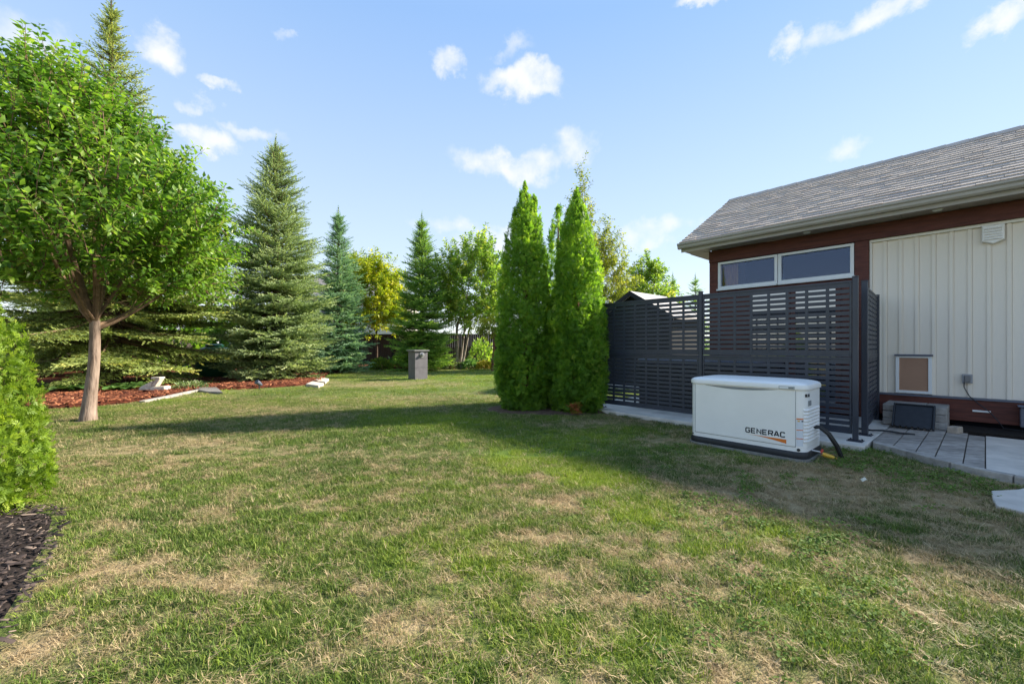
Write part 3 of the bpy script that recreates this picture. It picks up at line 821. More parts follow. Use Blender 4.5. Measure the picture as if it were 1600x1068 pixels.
def make_path():
    inner = [(4.35, 5.015), (4.353, 4.6), (4.362, 4.2)] + [(x_ + .083, y_ + .01) for x_, y_ in EDGE[3:]]
    region = inner + [(9.0, 2.4), P2(H(1.1, 8.05)), P2(H(-.3, 8.0)), P2(H(-.36, 8.7)), P2(H(-.9, 8.7)), P2(H(-.9, 6.35))]
    conv = inner + [(9.0, 2.4), P2(H(1.1, 8.72)), P2(H(-.895, 8.72))]
    mb = MB(); mb.prism(conv, -.06, .042); path = build('paver_path', mb, M['joint']); tag(path, kind='structure')
    r = random.Random(12)
    def soil(s, n): return s > -.30 and n > 8.08
    rects = []
    row_w = [.2, .2, .155, .2]
    s = -.90; k = 0
    while s < 3.2:
        big = abs(s) < .03 and k < 20
        if -.04 < s < .04 and not any(q[4] for q in rects):
            for n0, n1 in ((5.3, 6.12), (6.12, 6.74), (6.74, 7.45), (7.45, 8.05)): rects.append((s, s + .44, n0, n1, True))
            s += .44; continue
        w = row_w[k % 4]
        if s < 0 and s + w > -.03: w = -s
        n = 4.4 + r.random() * .3
        while n < 8.72:
            l = r.choice([.2, .26, .34, .42]); rects.append((s, s + w, n, min(n + l, 8.72), False)); n += l
        s += w; k += 1
    for (s0, s1, n0, n1, big) in rects:
        if soil((s0 + s1) / 2, (n0 + n1) / 2): continue
        g = .0046
        pol = clip([P2(H(s0 + g, n0 + g)), P2(H(s1 - g, n0 + g)), P2(H(s1 - g, n1 - g)), P2(H(s0 + g, n1 - g))], conv)
        if len(pol) < 3: continue
        ar = abs(sum(pol[i][0] * pol[(i + 1) % len(pol)][1] - pol[(i + 1) % len(pol)][0] * pol[i][1] for i in range(len(pol)))) / 2
        if ar < .004: continue
        dz = r.uniform(-.003, .004)
        if sum(pol[i][0] * pol[(i + 1) % len(pol)][1] - pol[(i + 1) % len(pol)][0] * pol[i][1] for i in range(len(pol))) < 0: pol = pol[::-1]
        mb = MB(); mb.prism(pol, .03, .060 + dz)
        o = build('paving_slab' if big else 'paver', mb, M['slab'] if big else M['paver'], path, bevel=.004)
    mb = MB(); mb.prism([P2(H(-.29, 8.09)), P2(H(3.0, 8.09)), P2(H(3.0, 8.74)), P2(H(-.29, 8.74))], .03, .085)
    tag(build('soil_bed', mb, M['soil']), kind='structure')
    # kerb stones
    e = thing('path_edging', (4.3, 4.2, 0), 'curved row of weathered concrete edging stones along the paver path', 'edging')
    pts = [Vector((p[0], p[1], 0)) for p in EDGE]
    dense = []
    for i in range(len(pts) - 1):
        for q in range(10): dense.append(pts[i].lerp(pts[i + 1], q / 10))
    acc = 0; seg = [dense[0]]; L_ = .43
    def stone(seg):
        out, inn = [], []
        for i, p in enumerate(seg):
            t = (seg[min(i + 1, len(seg) - 1)] - seg[max(i - 1, 0)]).normalized(); nn = Vector((-t.y, t.x, 0))
            if nn.x < 0: nn = -nn
            inn.append(P2(p + nn * .078)); out.append(P2(p))
        ring = out + inn[::-1]
        if sum(ring[i][0] * ring[(i + 1) % len(ring)][1] - ring[(i + 1) % len(ring)][0] * ring[i][1] for i in range(len(ring))) < 0: ring = ring[::-1]
        mb = MB(); mb.prism(ring, -.08, .066 + r.uniform(-.004, .005)); build('edging_stone', mb, M['edging'], e, bevel=.009)
    for p, q in zip(dense[:-1], dense[1:]):
        acc += (q - p).length; seg.append(q)
        if acc > L_:
            c = seg[-1] - (seg[-1] - seg[-2]) * .3; stone(seg[:-1] + [c]); seg = [q]; acc = 0
    # stepping stone in the grass
    mb = MB(); ring = [P2(G(1549, 766, .03)), P2(G(1551, 779, .03)), P2(G(1557, 789, .03)), P2(G(1600, 799, .03)), (4.15, 2.95), (4.4, 3.2), (4.28, 3.46), P2(G(1590, 764, .03))]
    if sum(ring[i][0] * ring[(i + 1) % len(ring)][1] - ring[(i + 1) % len(ring)][0] * ring[i][1] for i in range(len(ring))) < 0: ring = ring[::-1]
    mb.prism(ring, -.03, .032)
    tag(build('stepping_stone', mb, M['slab'], bevel=.008), 'flat grey stepping stone set in the grass beside the path', 'stepping stone')
    # low step of stacked blocks under the pet door
    b = thing('block_step', H(-.68, 8.4, .06), 'low step of stacked grey retaining blocks under the pet door', 'step')
    for c in range(3):
        z0 = .064 + c * .1; s = -1.0 + (.12 if c % 2 else 0); first = True
        s = -1.0
        for l in ([.3, .36] if c % 2 else [.44, .22]):
            for n0, n1 in ((8.13, 8.42), (8.424, 8.72)):
                mb = MB(); j = r.uniform(-.008, .008); mb.hb(s + .002, s + l - .002, n0 + j, n1 + (0 if n1 > 8.6 else j), z0, z0 + .097); build('block', mb, M['block'], b, bevel=.01)
            s += l
    mb = MB(); c0 = H(-.26, 8.02, .062); q = R(25)
    w = [(-.075, -.05), (.075, -.05), (.075, .06), (-.075, .06)]
    rr = [c0 + Vector((a * math.cos(q) - bb * math.sin(q), a * math.sin(q) + bb * math.cos(q), 0)) for a, bb in w]
    mb.box8([(p.x, p.y, .058) for p in rr] + [(p.x * .985 + c0.x * .015, p.y * .985 + c0.y * .015, .145) for p in rr])
    tag(build('loose_block', mb, mat('tan_block', (.42, .35, .28), .9, .2, var=.2, scale=15, bump=.5, bscale=60), bevel=.01), 'small tan block lying loose beside the block step', 'block')
    # dark moulded panel leaning on the step
    t = thing('leaning_panel', H(-.68, 7.95, .06), 'dark grey moulded plastic panel leaning against the block step', 'panel')
    def PP(a, hgt, out):   # along, up the slope, off the slope
        n0, n1, zt = 7.87, 8.115, .365
        ll = math.hypot(n1 - n0, zt - .07); un = (n1 - n0) / ll; uz = (zt - .07) / ll
        return H(-.87 + a, n0 + un * hgt - uz * out, .07 + uz * hgt + un * out)
    Ht = math.hypot(.245, .295)
    def pbox(a0, a1, h0, h1, o0, o1):
        m_ = MB(); m_.box8([PP(a0, h0, o0), PP(a1, h0, o0), PP(a1, h1, o0), PP(a0, h1, o0), PP(a0, h0, o1), PP(a1, h0, o1), PP(a1, h1, o1), PP(a0, h1, o1)]); return m_
    build('board', pbox(.022, .40, .02, Ht - .02, .01, .032), M['mat_grey'], t, bevel=.006)
    for a0, a1, h0, h1 in ((0, .02, 0, Ht), (.402, .425, 0, Ht), (.021, .401, Ht - .018, Ht)):
        build('rim', pbox(a0, a1, h0, h1, .0, .05), M['mat_grey'], t, bevel=.006)
    for k in range(6):
        build('lug', pbox(.04 + k * .06, .078 + k * .06, .0, .018, .0, .042), M['mat_grey'], t, bevel=.004)
make_path()

# ------------------------------------------------------------------ privacy screen
def make_screen():
    sc = thing('privacy_screen', H(-2.95, 6.46, .055), 'long charcoal slotted metal privacy screen standing behind the white generator', 'privacy screen')
    NF = 6.46; n0, n1 = NF - .012, NF + .012
    SA, SB = -4.79, -1.04
    ZB = .055
    posts = [SA + .0, (SA + SB) / 2, SB]
    def post(par, s, n, w=.032, top=2.04):
        mb = MB(); mb.hb(s - w, s + w, n - w, n + w, ZB + .009, top)
        o = build('post', mb, M['screen'], par, bevel=.004)
        f = MB(); f.hb(s - .075, s + .075, n - .075, n + .075, ZB, ZB + .008)
        for a in (-1, 1):
            for b in (-1, 1): f.tube([H(s + a * .055, n + b * .055, ZB + .008), H(s + a * .055, n + b * .055, ZB + .022)], .009, 8)
        build('foot_plate', f, M['screen'], o)
        c = MB(); c.hb(s - w - .003, s + w + .003, n - w - .003, n + w + .003, top + .001, top + .012); build('cap', c, M['screen'], o)
    for s in posts: post(sc, s, NF, w=.027)
    cache = {}
    def panel(par, box, a0, a1, z0, z1, cols):
        """frame, slats and dividers of one slotted sheet; box(a0,a1,off0,off1,z0,z1) makes a bar"""
        fr = .022
        for q in ((a0, a1, z1 - fr * 1.15, z1), (a0, a1, z0, z0 + fr * 1.15), (a0, a0 + fr, z0 + fr * 1.15, z1 - fr * 1.15), (a1 - fr, a1, z0 + fr * 1.15, z1 - fr * 1.15)):
            build('rail', box(q[0], q[1], -.013, .013, q[2], q[3]), M['screen'], par, bevel=.002)
        zz0, zz1 = z0 + fr * 1.15, z1 - fr * 1.15
        rows = 13; p = (zz1 - zz0) / rows
        gap = p * .33
        for k in range(rows):
            b0 = zz0 + k * p + (gap * .5 if k else 0); b1 = zz0 + (k + 1) * p - (gap * .5 if k < rows - 1 else 0)
            build('slat', box(a0 + fr, a1 - fr, -.005, .005, b0, b1), M['screen'], par)
        w = (a1 - a0 - 2 * fr) / cols
        for c in range(1, cols):
            a = a0 + fr + c * w
            build('divider', box(a - .017, a + .017, -.0075, .0075, zz0, zz1), M['screen'], par)
    def hbx(a0, a1, o0, o1, z0, z1):
        m_ = MB(); m_.hb(a0, a1, NF + o0, NF + o1, z0, z1); return m_
    for i in range(2):
        a0 = posts[i] + .034; a1 = posts[i + 1] - .034
        panel(sc, hbx, a0, a1, .135, 1.068, 8)
        panel(sc, hbx, a0, a1, 1.072, 2.005, 8)
    sd = thing('side_screen', H(-1.06, 7.8, .055), 'short charcoal slotted screen end on against the garage wall', 'privacy screen')
    SS = -1.03; na, nb = 6.99, 8.62
    def sbx(a0, a1, o0, o1, z0, z1):
        m_ = MB(); q0, q1 = SS - .06 * (a0 - na), SS - .06 * (a1 - na)
        m_.box8([H(q0 + o0, a0, z0), H(q0 + o1, a0, z0), H(q1 + o1, a1, z0), H(q1 + o0, a1, z0), H(q0 + o0, a0, z1), H(q0 + o1, a0, z1), H(q1 + o1, a1, z1), H(q1 + o0, a1, z1)]); return m_
    post(sd, SS, na); post(sd, SS - .06 * (nb - na), nb, top=2.0)
    panel(sd, sbx, na + .034, nb - .034, .135, 1.065, 7)
    panel(sd, sbx, na + .034, nb - .034, 1.069, 1.99, 7)
make_screen()

# dark tub and shed beyond the screen
def behind_screen():
    t = thing('patio_tub', H(-3.4, 7.9, .055), 'dark square tub with folding cover half hidden behind the slotted screen', 'tub')
    s0, s1, n0, n1 = -4.45, -2.4, 7.2, 8.55
    mb = MB(); mb.hb(s0 + .03, s1 - .03, n0 + .03, n1 - .03, .06, .86); build('body', mb, M['tub'], t)
    k = s0
    while k < s1 - .05:
        mb = MB(); mb.hb(k + .003, min(k + .2, s1) - .003, n0, n0 + .028, .09, .85); build('side_panel', mb, M['tub'], t, bevel=.003); k += .2
    for a, b in ((s0, (s0 + s1) / 2 - .005), ((s0 + s1) / 2 + .005, s1)):
        mb = MB(); mb.hb(a - .02, b + .02 if b == s1 else b, n0 - .03, n1 + .03, .865, .96); build('cover', mb, M['flash'], t, bevel=.02)
    sh = thing('garden_shed', H(-6.69, 11.4, .055), 'charcoal garden shed with pale grey gable roof beyond the slotted screen', 'shed')
    s0, s1, n0, n1, ze, zr, sm = -7.85, -5.53, 10.55, 12.2, 2.1, 2.78, -6.69
    k = s0
    while k < s1 - .02:
        for nn in ((n0, n0 + .03), (n1 - .03, n1)):
            mb = MB(); b = min(k + .145, s1); top = lambda s: ze + (zr - ze - .05) * (1 - abs(s - sm) / (s1 - sm))
            mb.box8([H(k + .002, nn[0], .06), H(b - .002, nn[0], .06), H(b - .002, nn[1], .06), H(k + .002, nn[1], .06), H(k + .002, nn[0], top(k)), H(b - .002, nn[0], top(b)), H(b - .002, nn[1], top(b)), H(k + .002, nn[1], top(k))])
            build('plank', mb, M['shed_wall'], sh)
        k += .145
    for a in (s0, s1 - .03):
        mb = MB(); mb.hb(a, a + .03, n0 + .032, n1 - .032, .06, ze); build('side_wall', mb, M['shed_wall'], sh)
    for sg in (-1, 1):
        e = sm + sg * 1.32; zz = ze - .11
        mb = MB(); q = [H(sm, n0 - .2, zr), H(e, n0 - .2, zz), H(e, n1 + .2, zz), H(sm, n1 + .2, zr)]
        lo = [p - Vector((0, 0, .06)) for p in q]
        mb.box8(lo + q if sg > 0 else lo[::-1] + q[::-1]); r_ = build('roof', mb, M['shed_roof'], sh)
        mb = MB(); mb.box8([H(sm, n0 - .225, zr - .13), H(e, n0 - .225, zz - .13), H(e, n0 - .203, zz - .13), H(sm, n0 - .203, zr - .13), H(sm, n0 - .225, zr + .005), H(e, n0 - .225, zz + .005), H(e, n0 - .203, zz + .005), H(sm, n0 - .203, zr + .005)])
        build('fascia', mb, M['shed_wall'], r_)
behind_screen()

# ------------------------------------------------------------------ generator
def make_generator():
    A0 = Vector((2.22, 5.2)); Lg, Wg, rc = 1.218, .638, .10
    g = thing('standby_generator', (A0.x + .6 * D.x + .3 * N.x, A0.y + .6 * D.y + .3 * N.y, 0), 'white boxy standby generator lettered GENERAC on the lawn', 'generator')
    def W(u, w, z): p = A0 + D * u + N * w; return Vector((p.x, p.y, z))
    def perim(off=0.0, seg=7):
        """footprint with rounded corners, list of (u, w)"""
        out = []
        for cu, cw, a0 in ((rc, rc, 180), (Lg - rc, rc, 270), (Lg - rc, Wg - rc, 0), (rc, Wg - rc, 90)):
            for k in range(seg + 1):
                a = R(a0 + 90 * k / seg); out.append((cu + (rc + off) * math.cos(a), cw + (rc + off) * math.sin(a)))
        return out
    def ring(off, z): return [W(u, w, z) for u, w in perim(off)]
    mb = MB(); mb.loft([ring(.03, -.05), ring(.03, .028)]); build('pad', mb, M['pad'], g)
    mb = MB(); mb.loft([ring(.012, .028), ring(.016, .045), ring(.014, .085), ring(.004, .1)]); build('base', mb, M['black_plastic'], g, smooth=True)
    mb = MB(); mb.loft([ring(0, .1), ring(0, .143)]); build('skirt', mb, M['white_plastic'], g, smooth=True)
    mb = MB(); mb.loft([ring(-.006, .143), ring(-.006, .147), ring(0, .1475), ring(0, .736), ring(-.008, .7365), ring(-.008, .745)]); build('body', mb, M['white_plastic'], g, smooth=True)
    # domed lid with overhang
    rings = [ring(.004, .745), ring(.014, .748), ring(.016, .775), ring(.008, .797), ring(-.02, .812), ring(-.07, .823), ring(-.16, .833)]
    def shrink(z, ku, kw): return [W(Lg / 2 + (u - Lg / 2) * ku, Wg / 2 + .03 + (w - Wg / 2) * kw, z) for u, w in perim(-.05)]
    rings = rings[:6] + [shrink(.832, .8, .62), shrink(.838, .5, .35), shrink(.84, .15, .1)]
    mb = MB(); mb.loft(rings); lid = build('lid', mb, M['white_plastic'], g, smooth=True)
    # front door panel, slightly proud, with a flat grey lens for the shade under the lid
    mb = MB(); 
    def slab(u0, u1, z0, z1, o0, o1):
        m_ = MB(); m_.box8([W(u0, -o1, z0), W(u1, -o1, z0), W(u1, -o0, z0), W(u0, -o0, z0), W(u0, -o1, z1), W(u1, -o1, z1), W(u1, -o0, z1), W(u0, -o0, z1)]); return m_
    door = build('front_panel', slab(.075, 1.128, .152, .733, -.02, .004), M['white_plastic'], g, bevel=.003)
    mb = MB()
    for s_ in (.0725, 1.1305):
        q = slab(s_ - .0016, s_ + .0016, .15, .735, -.01, .0012); mb.add(q.v, q.f)
    q = slab(.0725, 1.1305, .1465, .150, -.01, .0012); mb.add(q.v, q.f)
    build('panel_seam', mb, M['grey_plastic'], g)
    lens_t = [W(.19 + .77 * k / 16, -.0062, .7345) for k in range(17)]
    lens_b = [W(.19 + .77 * k / 16, -.0062, .7345 - .028 * math.sin(math.pi * k / 16)) for k in range(17)]
    mb = MB(); v = lens_t + lens_b; mb.add(v + [Vector(p) + Vector((N.x, N.y, 0)) * .004 for p in v], [(17 + k, 18 + k, 1 + k, k) for k in range(16)] + [(34 + k, 35 + k, 34 + 18 + k, 34 + 17 + k) for k in range(16)] + [(17 + k, 34 + 17 + k, 34 + 18 + k, 18 + k) for k in range(16)])
    build('grip_shade', mb, M['grey_plastic'], g)  # grey sheet coloured as the shadowed grip, no hollow behind it
    # wordmark in wide stroked capitals
    glyph = {
        'G': [[(1, .82), (.86, 1), (.16, 1), (0, .84), (0, .16), (.16, 0), (.86, 0), (1, .16), (1, .5), (.55, .5)]],
        'E': [[(1, 1), (.0, 1), (.0, 0), (1, 0)], [(0, .5), (.9, .5)]],
        'N': [[(0, 0), (0, 1), (1, 0), (1, 1)]],
        'R': [[(0, 0), (0, 1), (.86, 1), (1, .88), (1, .58), (.86, .45), (0, .45)], [(.52, .45), (1, 0)]],
        'A': [[(-.04, 0), (.42, 1), (.58, 1), (1.04, 0)], [(.18, .28), (.82, .28)]],
        'C': [[(1, .82), (.86, 1), (.16, 1), (0, .84), (0, .16), (.16, 0), (.86, 0), (1, .18)]],
    }
    mb = MB()
    def stroke(pl, w, o):
        pts = [Vector(p) for p in pl]; n = len(pts); Lft, Rgt = [], []
        for i in range(n):
            if i == 0: t = (pts[1] - pts[0]).normalized(); nn = Vector((-t.y, t.x)); k = 1
            elif i == n - 1: t = (pts[-1] - pts[-2]).normalized(); nn = Vector((-t.y, t.x)); k = 1
            else:
                t1 = (pts[i] - pts[i - 1]).normalized(); t2 = (pts[i + 1] - pts[i]).normalized()
                nn = (Vector((-t1.y, t1.x)) + Vector((-t2.y, t2.x))).normalized(); k = min(1 / max(nn.dot(Vector((-t1.y, t1.x))), .3), 2.2)
            Lft.append(pts[i] + nn * w * k); Rgt.append(pts[i] - nn * w * k)
        v = [W(p.x, -o, p.y) for p in Lft + Rgt]
        mb.add(v, [(i, n + i, n + i + 1, i + 1) for i in range(n - 1)])
    u = .652; cw, chh, gp, sw = .0385, .048, .0185, .0062
    for i, ch in enumerate('GENERAC'):
        for j, pl in enumerate(glyph[ch]):
            stroke([(u + a * cw, .2365 + b * chh) for a, b in pl], sw, .0052 + .0003 * j)
        u += cw + gp
    build('wordmark', mb, M['ink'], door)
    mb = MB(); n = 12; top = [W(.675 + .372 * k / n, -.0055, .2165 - .003 * k / n) for k in range(n + 1)]; bot = [W(.675 + .372 * k / n, -.0055, .2155 - .046 * (k / n) ** 1.7) for k in range(n + 1)]
    mb.add(top + bot, [(k, n + 1 + k, n + 2 + k, k + 1) for k in range(n)]); build('swoosh', mb, M['orange'], door)
    # strips that follow the rounded right-hand end
    def along(t):      # t: distance along the front from u=0, round the corner, then back along the right side
        if t < Lg - rc: return (t, 0.0), (0, -1)
        a = (t - (Lg - rc)) / rc
        if a < math.pi / 2:
            q = -math.pi / 2 + a; return (Lg - rc + rc * math.cos(q), rc + rc * math.sin(q)), (math.cos(q), math.sin(q))
        w = rc + (t - (Lg - rc) - rc * math.pi / 2); return (Lg, w), (1, 0)
    def strip(t0, t1, prof, n=10):
        """prof: list of (z, proud)"""
        m_ = MB(); rows = []
        for k in range(n + 1):
            (u_, w_), (a, b) = along(t0 + (t1 - t0) * k / n)
            rows.append([W(u_ + a * o, w_ + b * o, z) for z, o in prof])
        v = [p for r_ in rows for p in r_]; m = len(prof)
        m_.add(v, [(k * m + j, (k + 1) * m + j, (k + 1) * m + j + 1, k * m + j + 1) for k in range(n) for j in range(m - 1)])
        m_.add(rows[0], [tuple(range(m))]); m_.add(rows[-1], [tuple(range(m - 1, -1, -1))])
        return m_
    te = Lg - rc + rc * math.pi / 2
    for k in range(10):
        z = .195 + k * .036
        build('louvre', strip(te - .075, te + .40, [(z, -.001), (z + .004, .010), (z + .016, .013), (z + .032, -.001)]), M['white_plastic'], g)
    t0, t1 = 1.137, te - .078
    lab = build('warning_label', strip(t0, t1, [(.16, -.001), (.1605, .001), (.4455, .001), (.446, -.001)]), mat('pale_label', (.68, .70, .74), .4), g)
    for z, h in ((.437, .013), (.325, .008), (.235, .008)):
        build('stripe', strip(t0, t1, [(z, 0), (z + .0004, .0022), (z + h, .0022), (z + h + .0004, 0)]), M['orange'], lab)
    for a, b in ((.01, .03), (.045, .06)):
        build('mark', strip(t0 + a, t0 + b, [(.415, 0), (.4152, .0022), (.428, .0022), (.4282, 0)], 3), M['brass'] if a < .02 else M['ink'], lab)
    build('nameplate', strip(te - .005, te + .10, [(.575, -.001), (.576, .004), (.63, .004), (.631, -.001)]), M['grey_plastic'], g)
    for a in (te - .055, te - .005):
        build('port', strip(a, a + .022, [(.672, 0), (.673, .008), (.703, .008), (.704, 0)], 4), M['black_plastic'], g)
    # bolt heads low on the skirt
    for u_, r_ in ((.022, .010), (1.155, .016)):
        (uu, ww), (a, b) = along(u_)
        m_ = MB()
        if u_ < rc:
            q = math.pi + R(50); uu, ww, a, b = rc + rc * math.cos(q), rc + rc * math.sin(q), math.cos(q), math.sin(q)
        c = W(uu, ww, .122); dn = W(uu + a, ww + b, .122) - c
        m_.tube([c - dn * .004, c + dn * .006], r_, 12); build('bolt', m_, M['black_plastic'], g)
    # badge on the lid
    def lslab(u0, u1, z0, z1, o1):
        return slab(u0, u1, z0, z1, .0, o1)
    bd = build('badge', lslab(.985, 1.12, .754, .776, .0185), mat('white_badge', (.8, .8, .8), .4), lid)
    build('badge_text', lslab(1.070, 1.117, .7565, .7735, .0198), M['grey_plastic'], bd)
    mb = MB()
    for q in ((.981, 1.124, .750, .754), (.981, 1.124, .776, .780), (.981, .985, .754, .776), (1.12, 1.124, .754, .776)):
        r_ = lslab(*q, .0188); mb.add(r_.v, r_.f)
    build('badge_rim', mb, M['grey_plastic'], bd)
    # conduits and gas line
    def wt(u_, w_, z_): return W(u_, w_, z_)
    mb = MB()
    for k, dz in enumerate((0, .05)):
        mb.tube([wt(1.20, .30 + dz, .33), wt(1.27, .31 + dz, .335), wt(1.34, .33 + dz, .27), wt(1.40, .37 + dz, .15), wt(1.43, .42 + dz, .03), wt(1.44, .44 + dz, -.05)], .017, 8)
    tag(build('power_conduit', mb, M['hose'], smooth=True), 'pair of black flexible conduits running from the generator into the ground', 'conduit')
    f = thing('gas_fitting', wt(1.33, .33, 0), 'yellow gas line fitting with red valve beside the generator', 'gas fitting')
    mb = MB(); mb.tube([wt(1.20, .2, .10), wt(1.27, .26, .085), wt(1.30, .29, .06)], .011, 8); build('pipe', mb, M['metal'], f, smooth=True)
    mb = MB(); mb.tube([wt(1.295, .285, .063), wt(1.31, .30, .055), wt(1.312, .302, .053), wt(1.37, .36, .025), wt(1.372, .362, .025), wt(1.395, .385, .012)], [.019, .019, .024, .024, .018, .016], 10); build('sleeve', mb, M['brass'], f, smooth=True)
    mb = MB(); mb.tube([wt(1.285, .27, .07), wt(1.30, .30, .105)], .012, 8); build('valve_handle', mb, M['red'], f, smooth=True)
make_generator()
def garden_hose():
    mb = MB(); mb.tube([H(-1.15, 7.35, .075), H(-1.0, 7.3, .078), H(-.9, 7.28, .095), H(-.8, 7.32, .088), H(-.72, 7.36, .075), H(-.6, 7.42, .07)], .012, 8)
    tag(build('short_cable', mb, M['hose'], smooth=True), 'short black cable lying across the slab edge beside side screen', 'cable')
garden_hose()

# ------------------------------------------------------------------ pedestal on the lawn
def make_pedestal():
    c = G(653, 592); s = c.x * D.x + c.y * D.y; n = c.x * N.x + c.y * N.y
    p = thing('lawn_pedestal', (c.x, c.y, 0), 'grey square pedestal with flat cap on the far lawn', 'pedestal')
    h = .255
    mb = MB(); mb.hb(s - h + .012, s + h - .012, n - h + .012, n + h - .012, -.05, 1.02); build('core', mb, M['black_plastic'], p)
    for z0, z1 in ((.0, .425), (.432, .745), (.752, 1.02)):
        mb = MB(); mb.hb(s - h, s + h, n - h, n + h, z0, z1); build('panel', mb, M['ped'], p, bevel=.006)
    mb = MB(); mb.hb(s - h - .05, s + h + .05, n - h - .05, n + h + .05, 1.022, 1.075); build('cap', mb, M['ped_dark'], p, bevel=.008)
    mb = MB(); q = H(s + h, n + .02, .9); d3 = Vector((D.x, D.y, 0))
    mb.tube([q, q + d3 * .02, q + d3 * .021, q + d3 * .07, q + d3 * .10], [.10, .10, .055, .055, .03], 16); build('dial', mb, M['metal'], p, smooth=True)
make_pedestal()

# ------------------------------------------------------------------ foliage templates
def T_leaf(fold=.12, w=.26):
    v = np.array([(0, 0, 0), (.42, w, fold), (.42, 0, 0), (.42, -w, fold), (1, 0, -.1)], float)
    return v, np.array([(0, 2, 1), (0, 3, 2), (2, 4, 1), (3, 4, 2)])
def T_round(w=.42):
    v = [(0, 0, 0)]; 
    for k in range(7):
        a = -2.3 + 4.6 * k / 6; v.append((.5 + .5 * math.cos(a), w * math.sin(a), .08 * abs(math.sin(a))))
    return np.array(v, float), np.array([(0, k, k + 1) for k in range(1, 7)])
def T_twig(n, seed, ln=.30, w=.062, spread=.68):
    """a spruce shoot: needles all round a stem of length 1"""
    r = np.random.default_rng(seed); v = []; f = []
    for k in range(n):
        a = 2.399 * k; t = (k + .5) / n * .95
        el = spread * (1 - .5 * t)
        l = ln * (1 - .35 * t) * r.uniform(.8, 1.15)
        d = np.array([math.cos(el), math.sin(el) * math.cos(a), math.sin(el) * math.sin(a)])
        s = np.cross(d, [0.3, math.cos(a + 1), math.sin(a + 1)]); s /= np.linalg.norm(s)
        b = np.array([t, 0, 0]); o = len(v)
        v += [b - s * w, b + s * w, b + d * l]; f.append((o, o + 1, o + 2))
    o = len(v); v += [np.array([0, -.018, 0]), np.array([0, .018, 0]), np.array([1.02, 0, 0])]; f.append((o, o + 1, o + 2))
    return np.array(v, float), np.array(f)
def T_spray(n=7, seed=0):
    """flat fan of scaly branchlets, as on a white cedar"""
    r = np.random.default_rng(seed); v = []; f = []
    for k in range(n):
        q = (k + .5) / n; sg = 1 if k % 2 else -1
        t = .1 + .62 * q; a = sg * (.95 - .55 * q) * r.uniform(.85, 1.15); l = (.46 - .14 * q) * r.uniform(.85, 1.1)
        if k == n - 1: a = 0; l = .36
        d = np.array([math.cos(a), math.sin(a), r.uniform(-.12, .12)]); s = np.array([-math.sin(a), math.cos(a), 0]); b = np.array([t, 0, 0]); w = .062
        o = len(v); v += [b, b + d * l * .55 + s * w, b + d * l, b + d * l * .55 - s * w]; f += [(o, o + 2, o + 1), (o, o + 3, o + 2)]
    o = len(v); v += [np.array([0, -.014, 0]), np.array([0, .014, 0]), np.array([.8, 0, 0])]; f.append((o, o + 1, o + 2))
    return np.array(v, float), np.array(f)

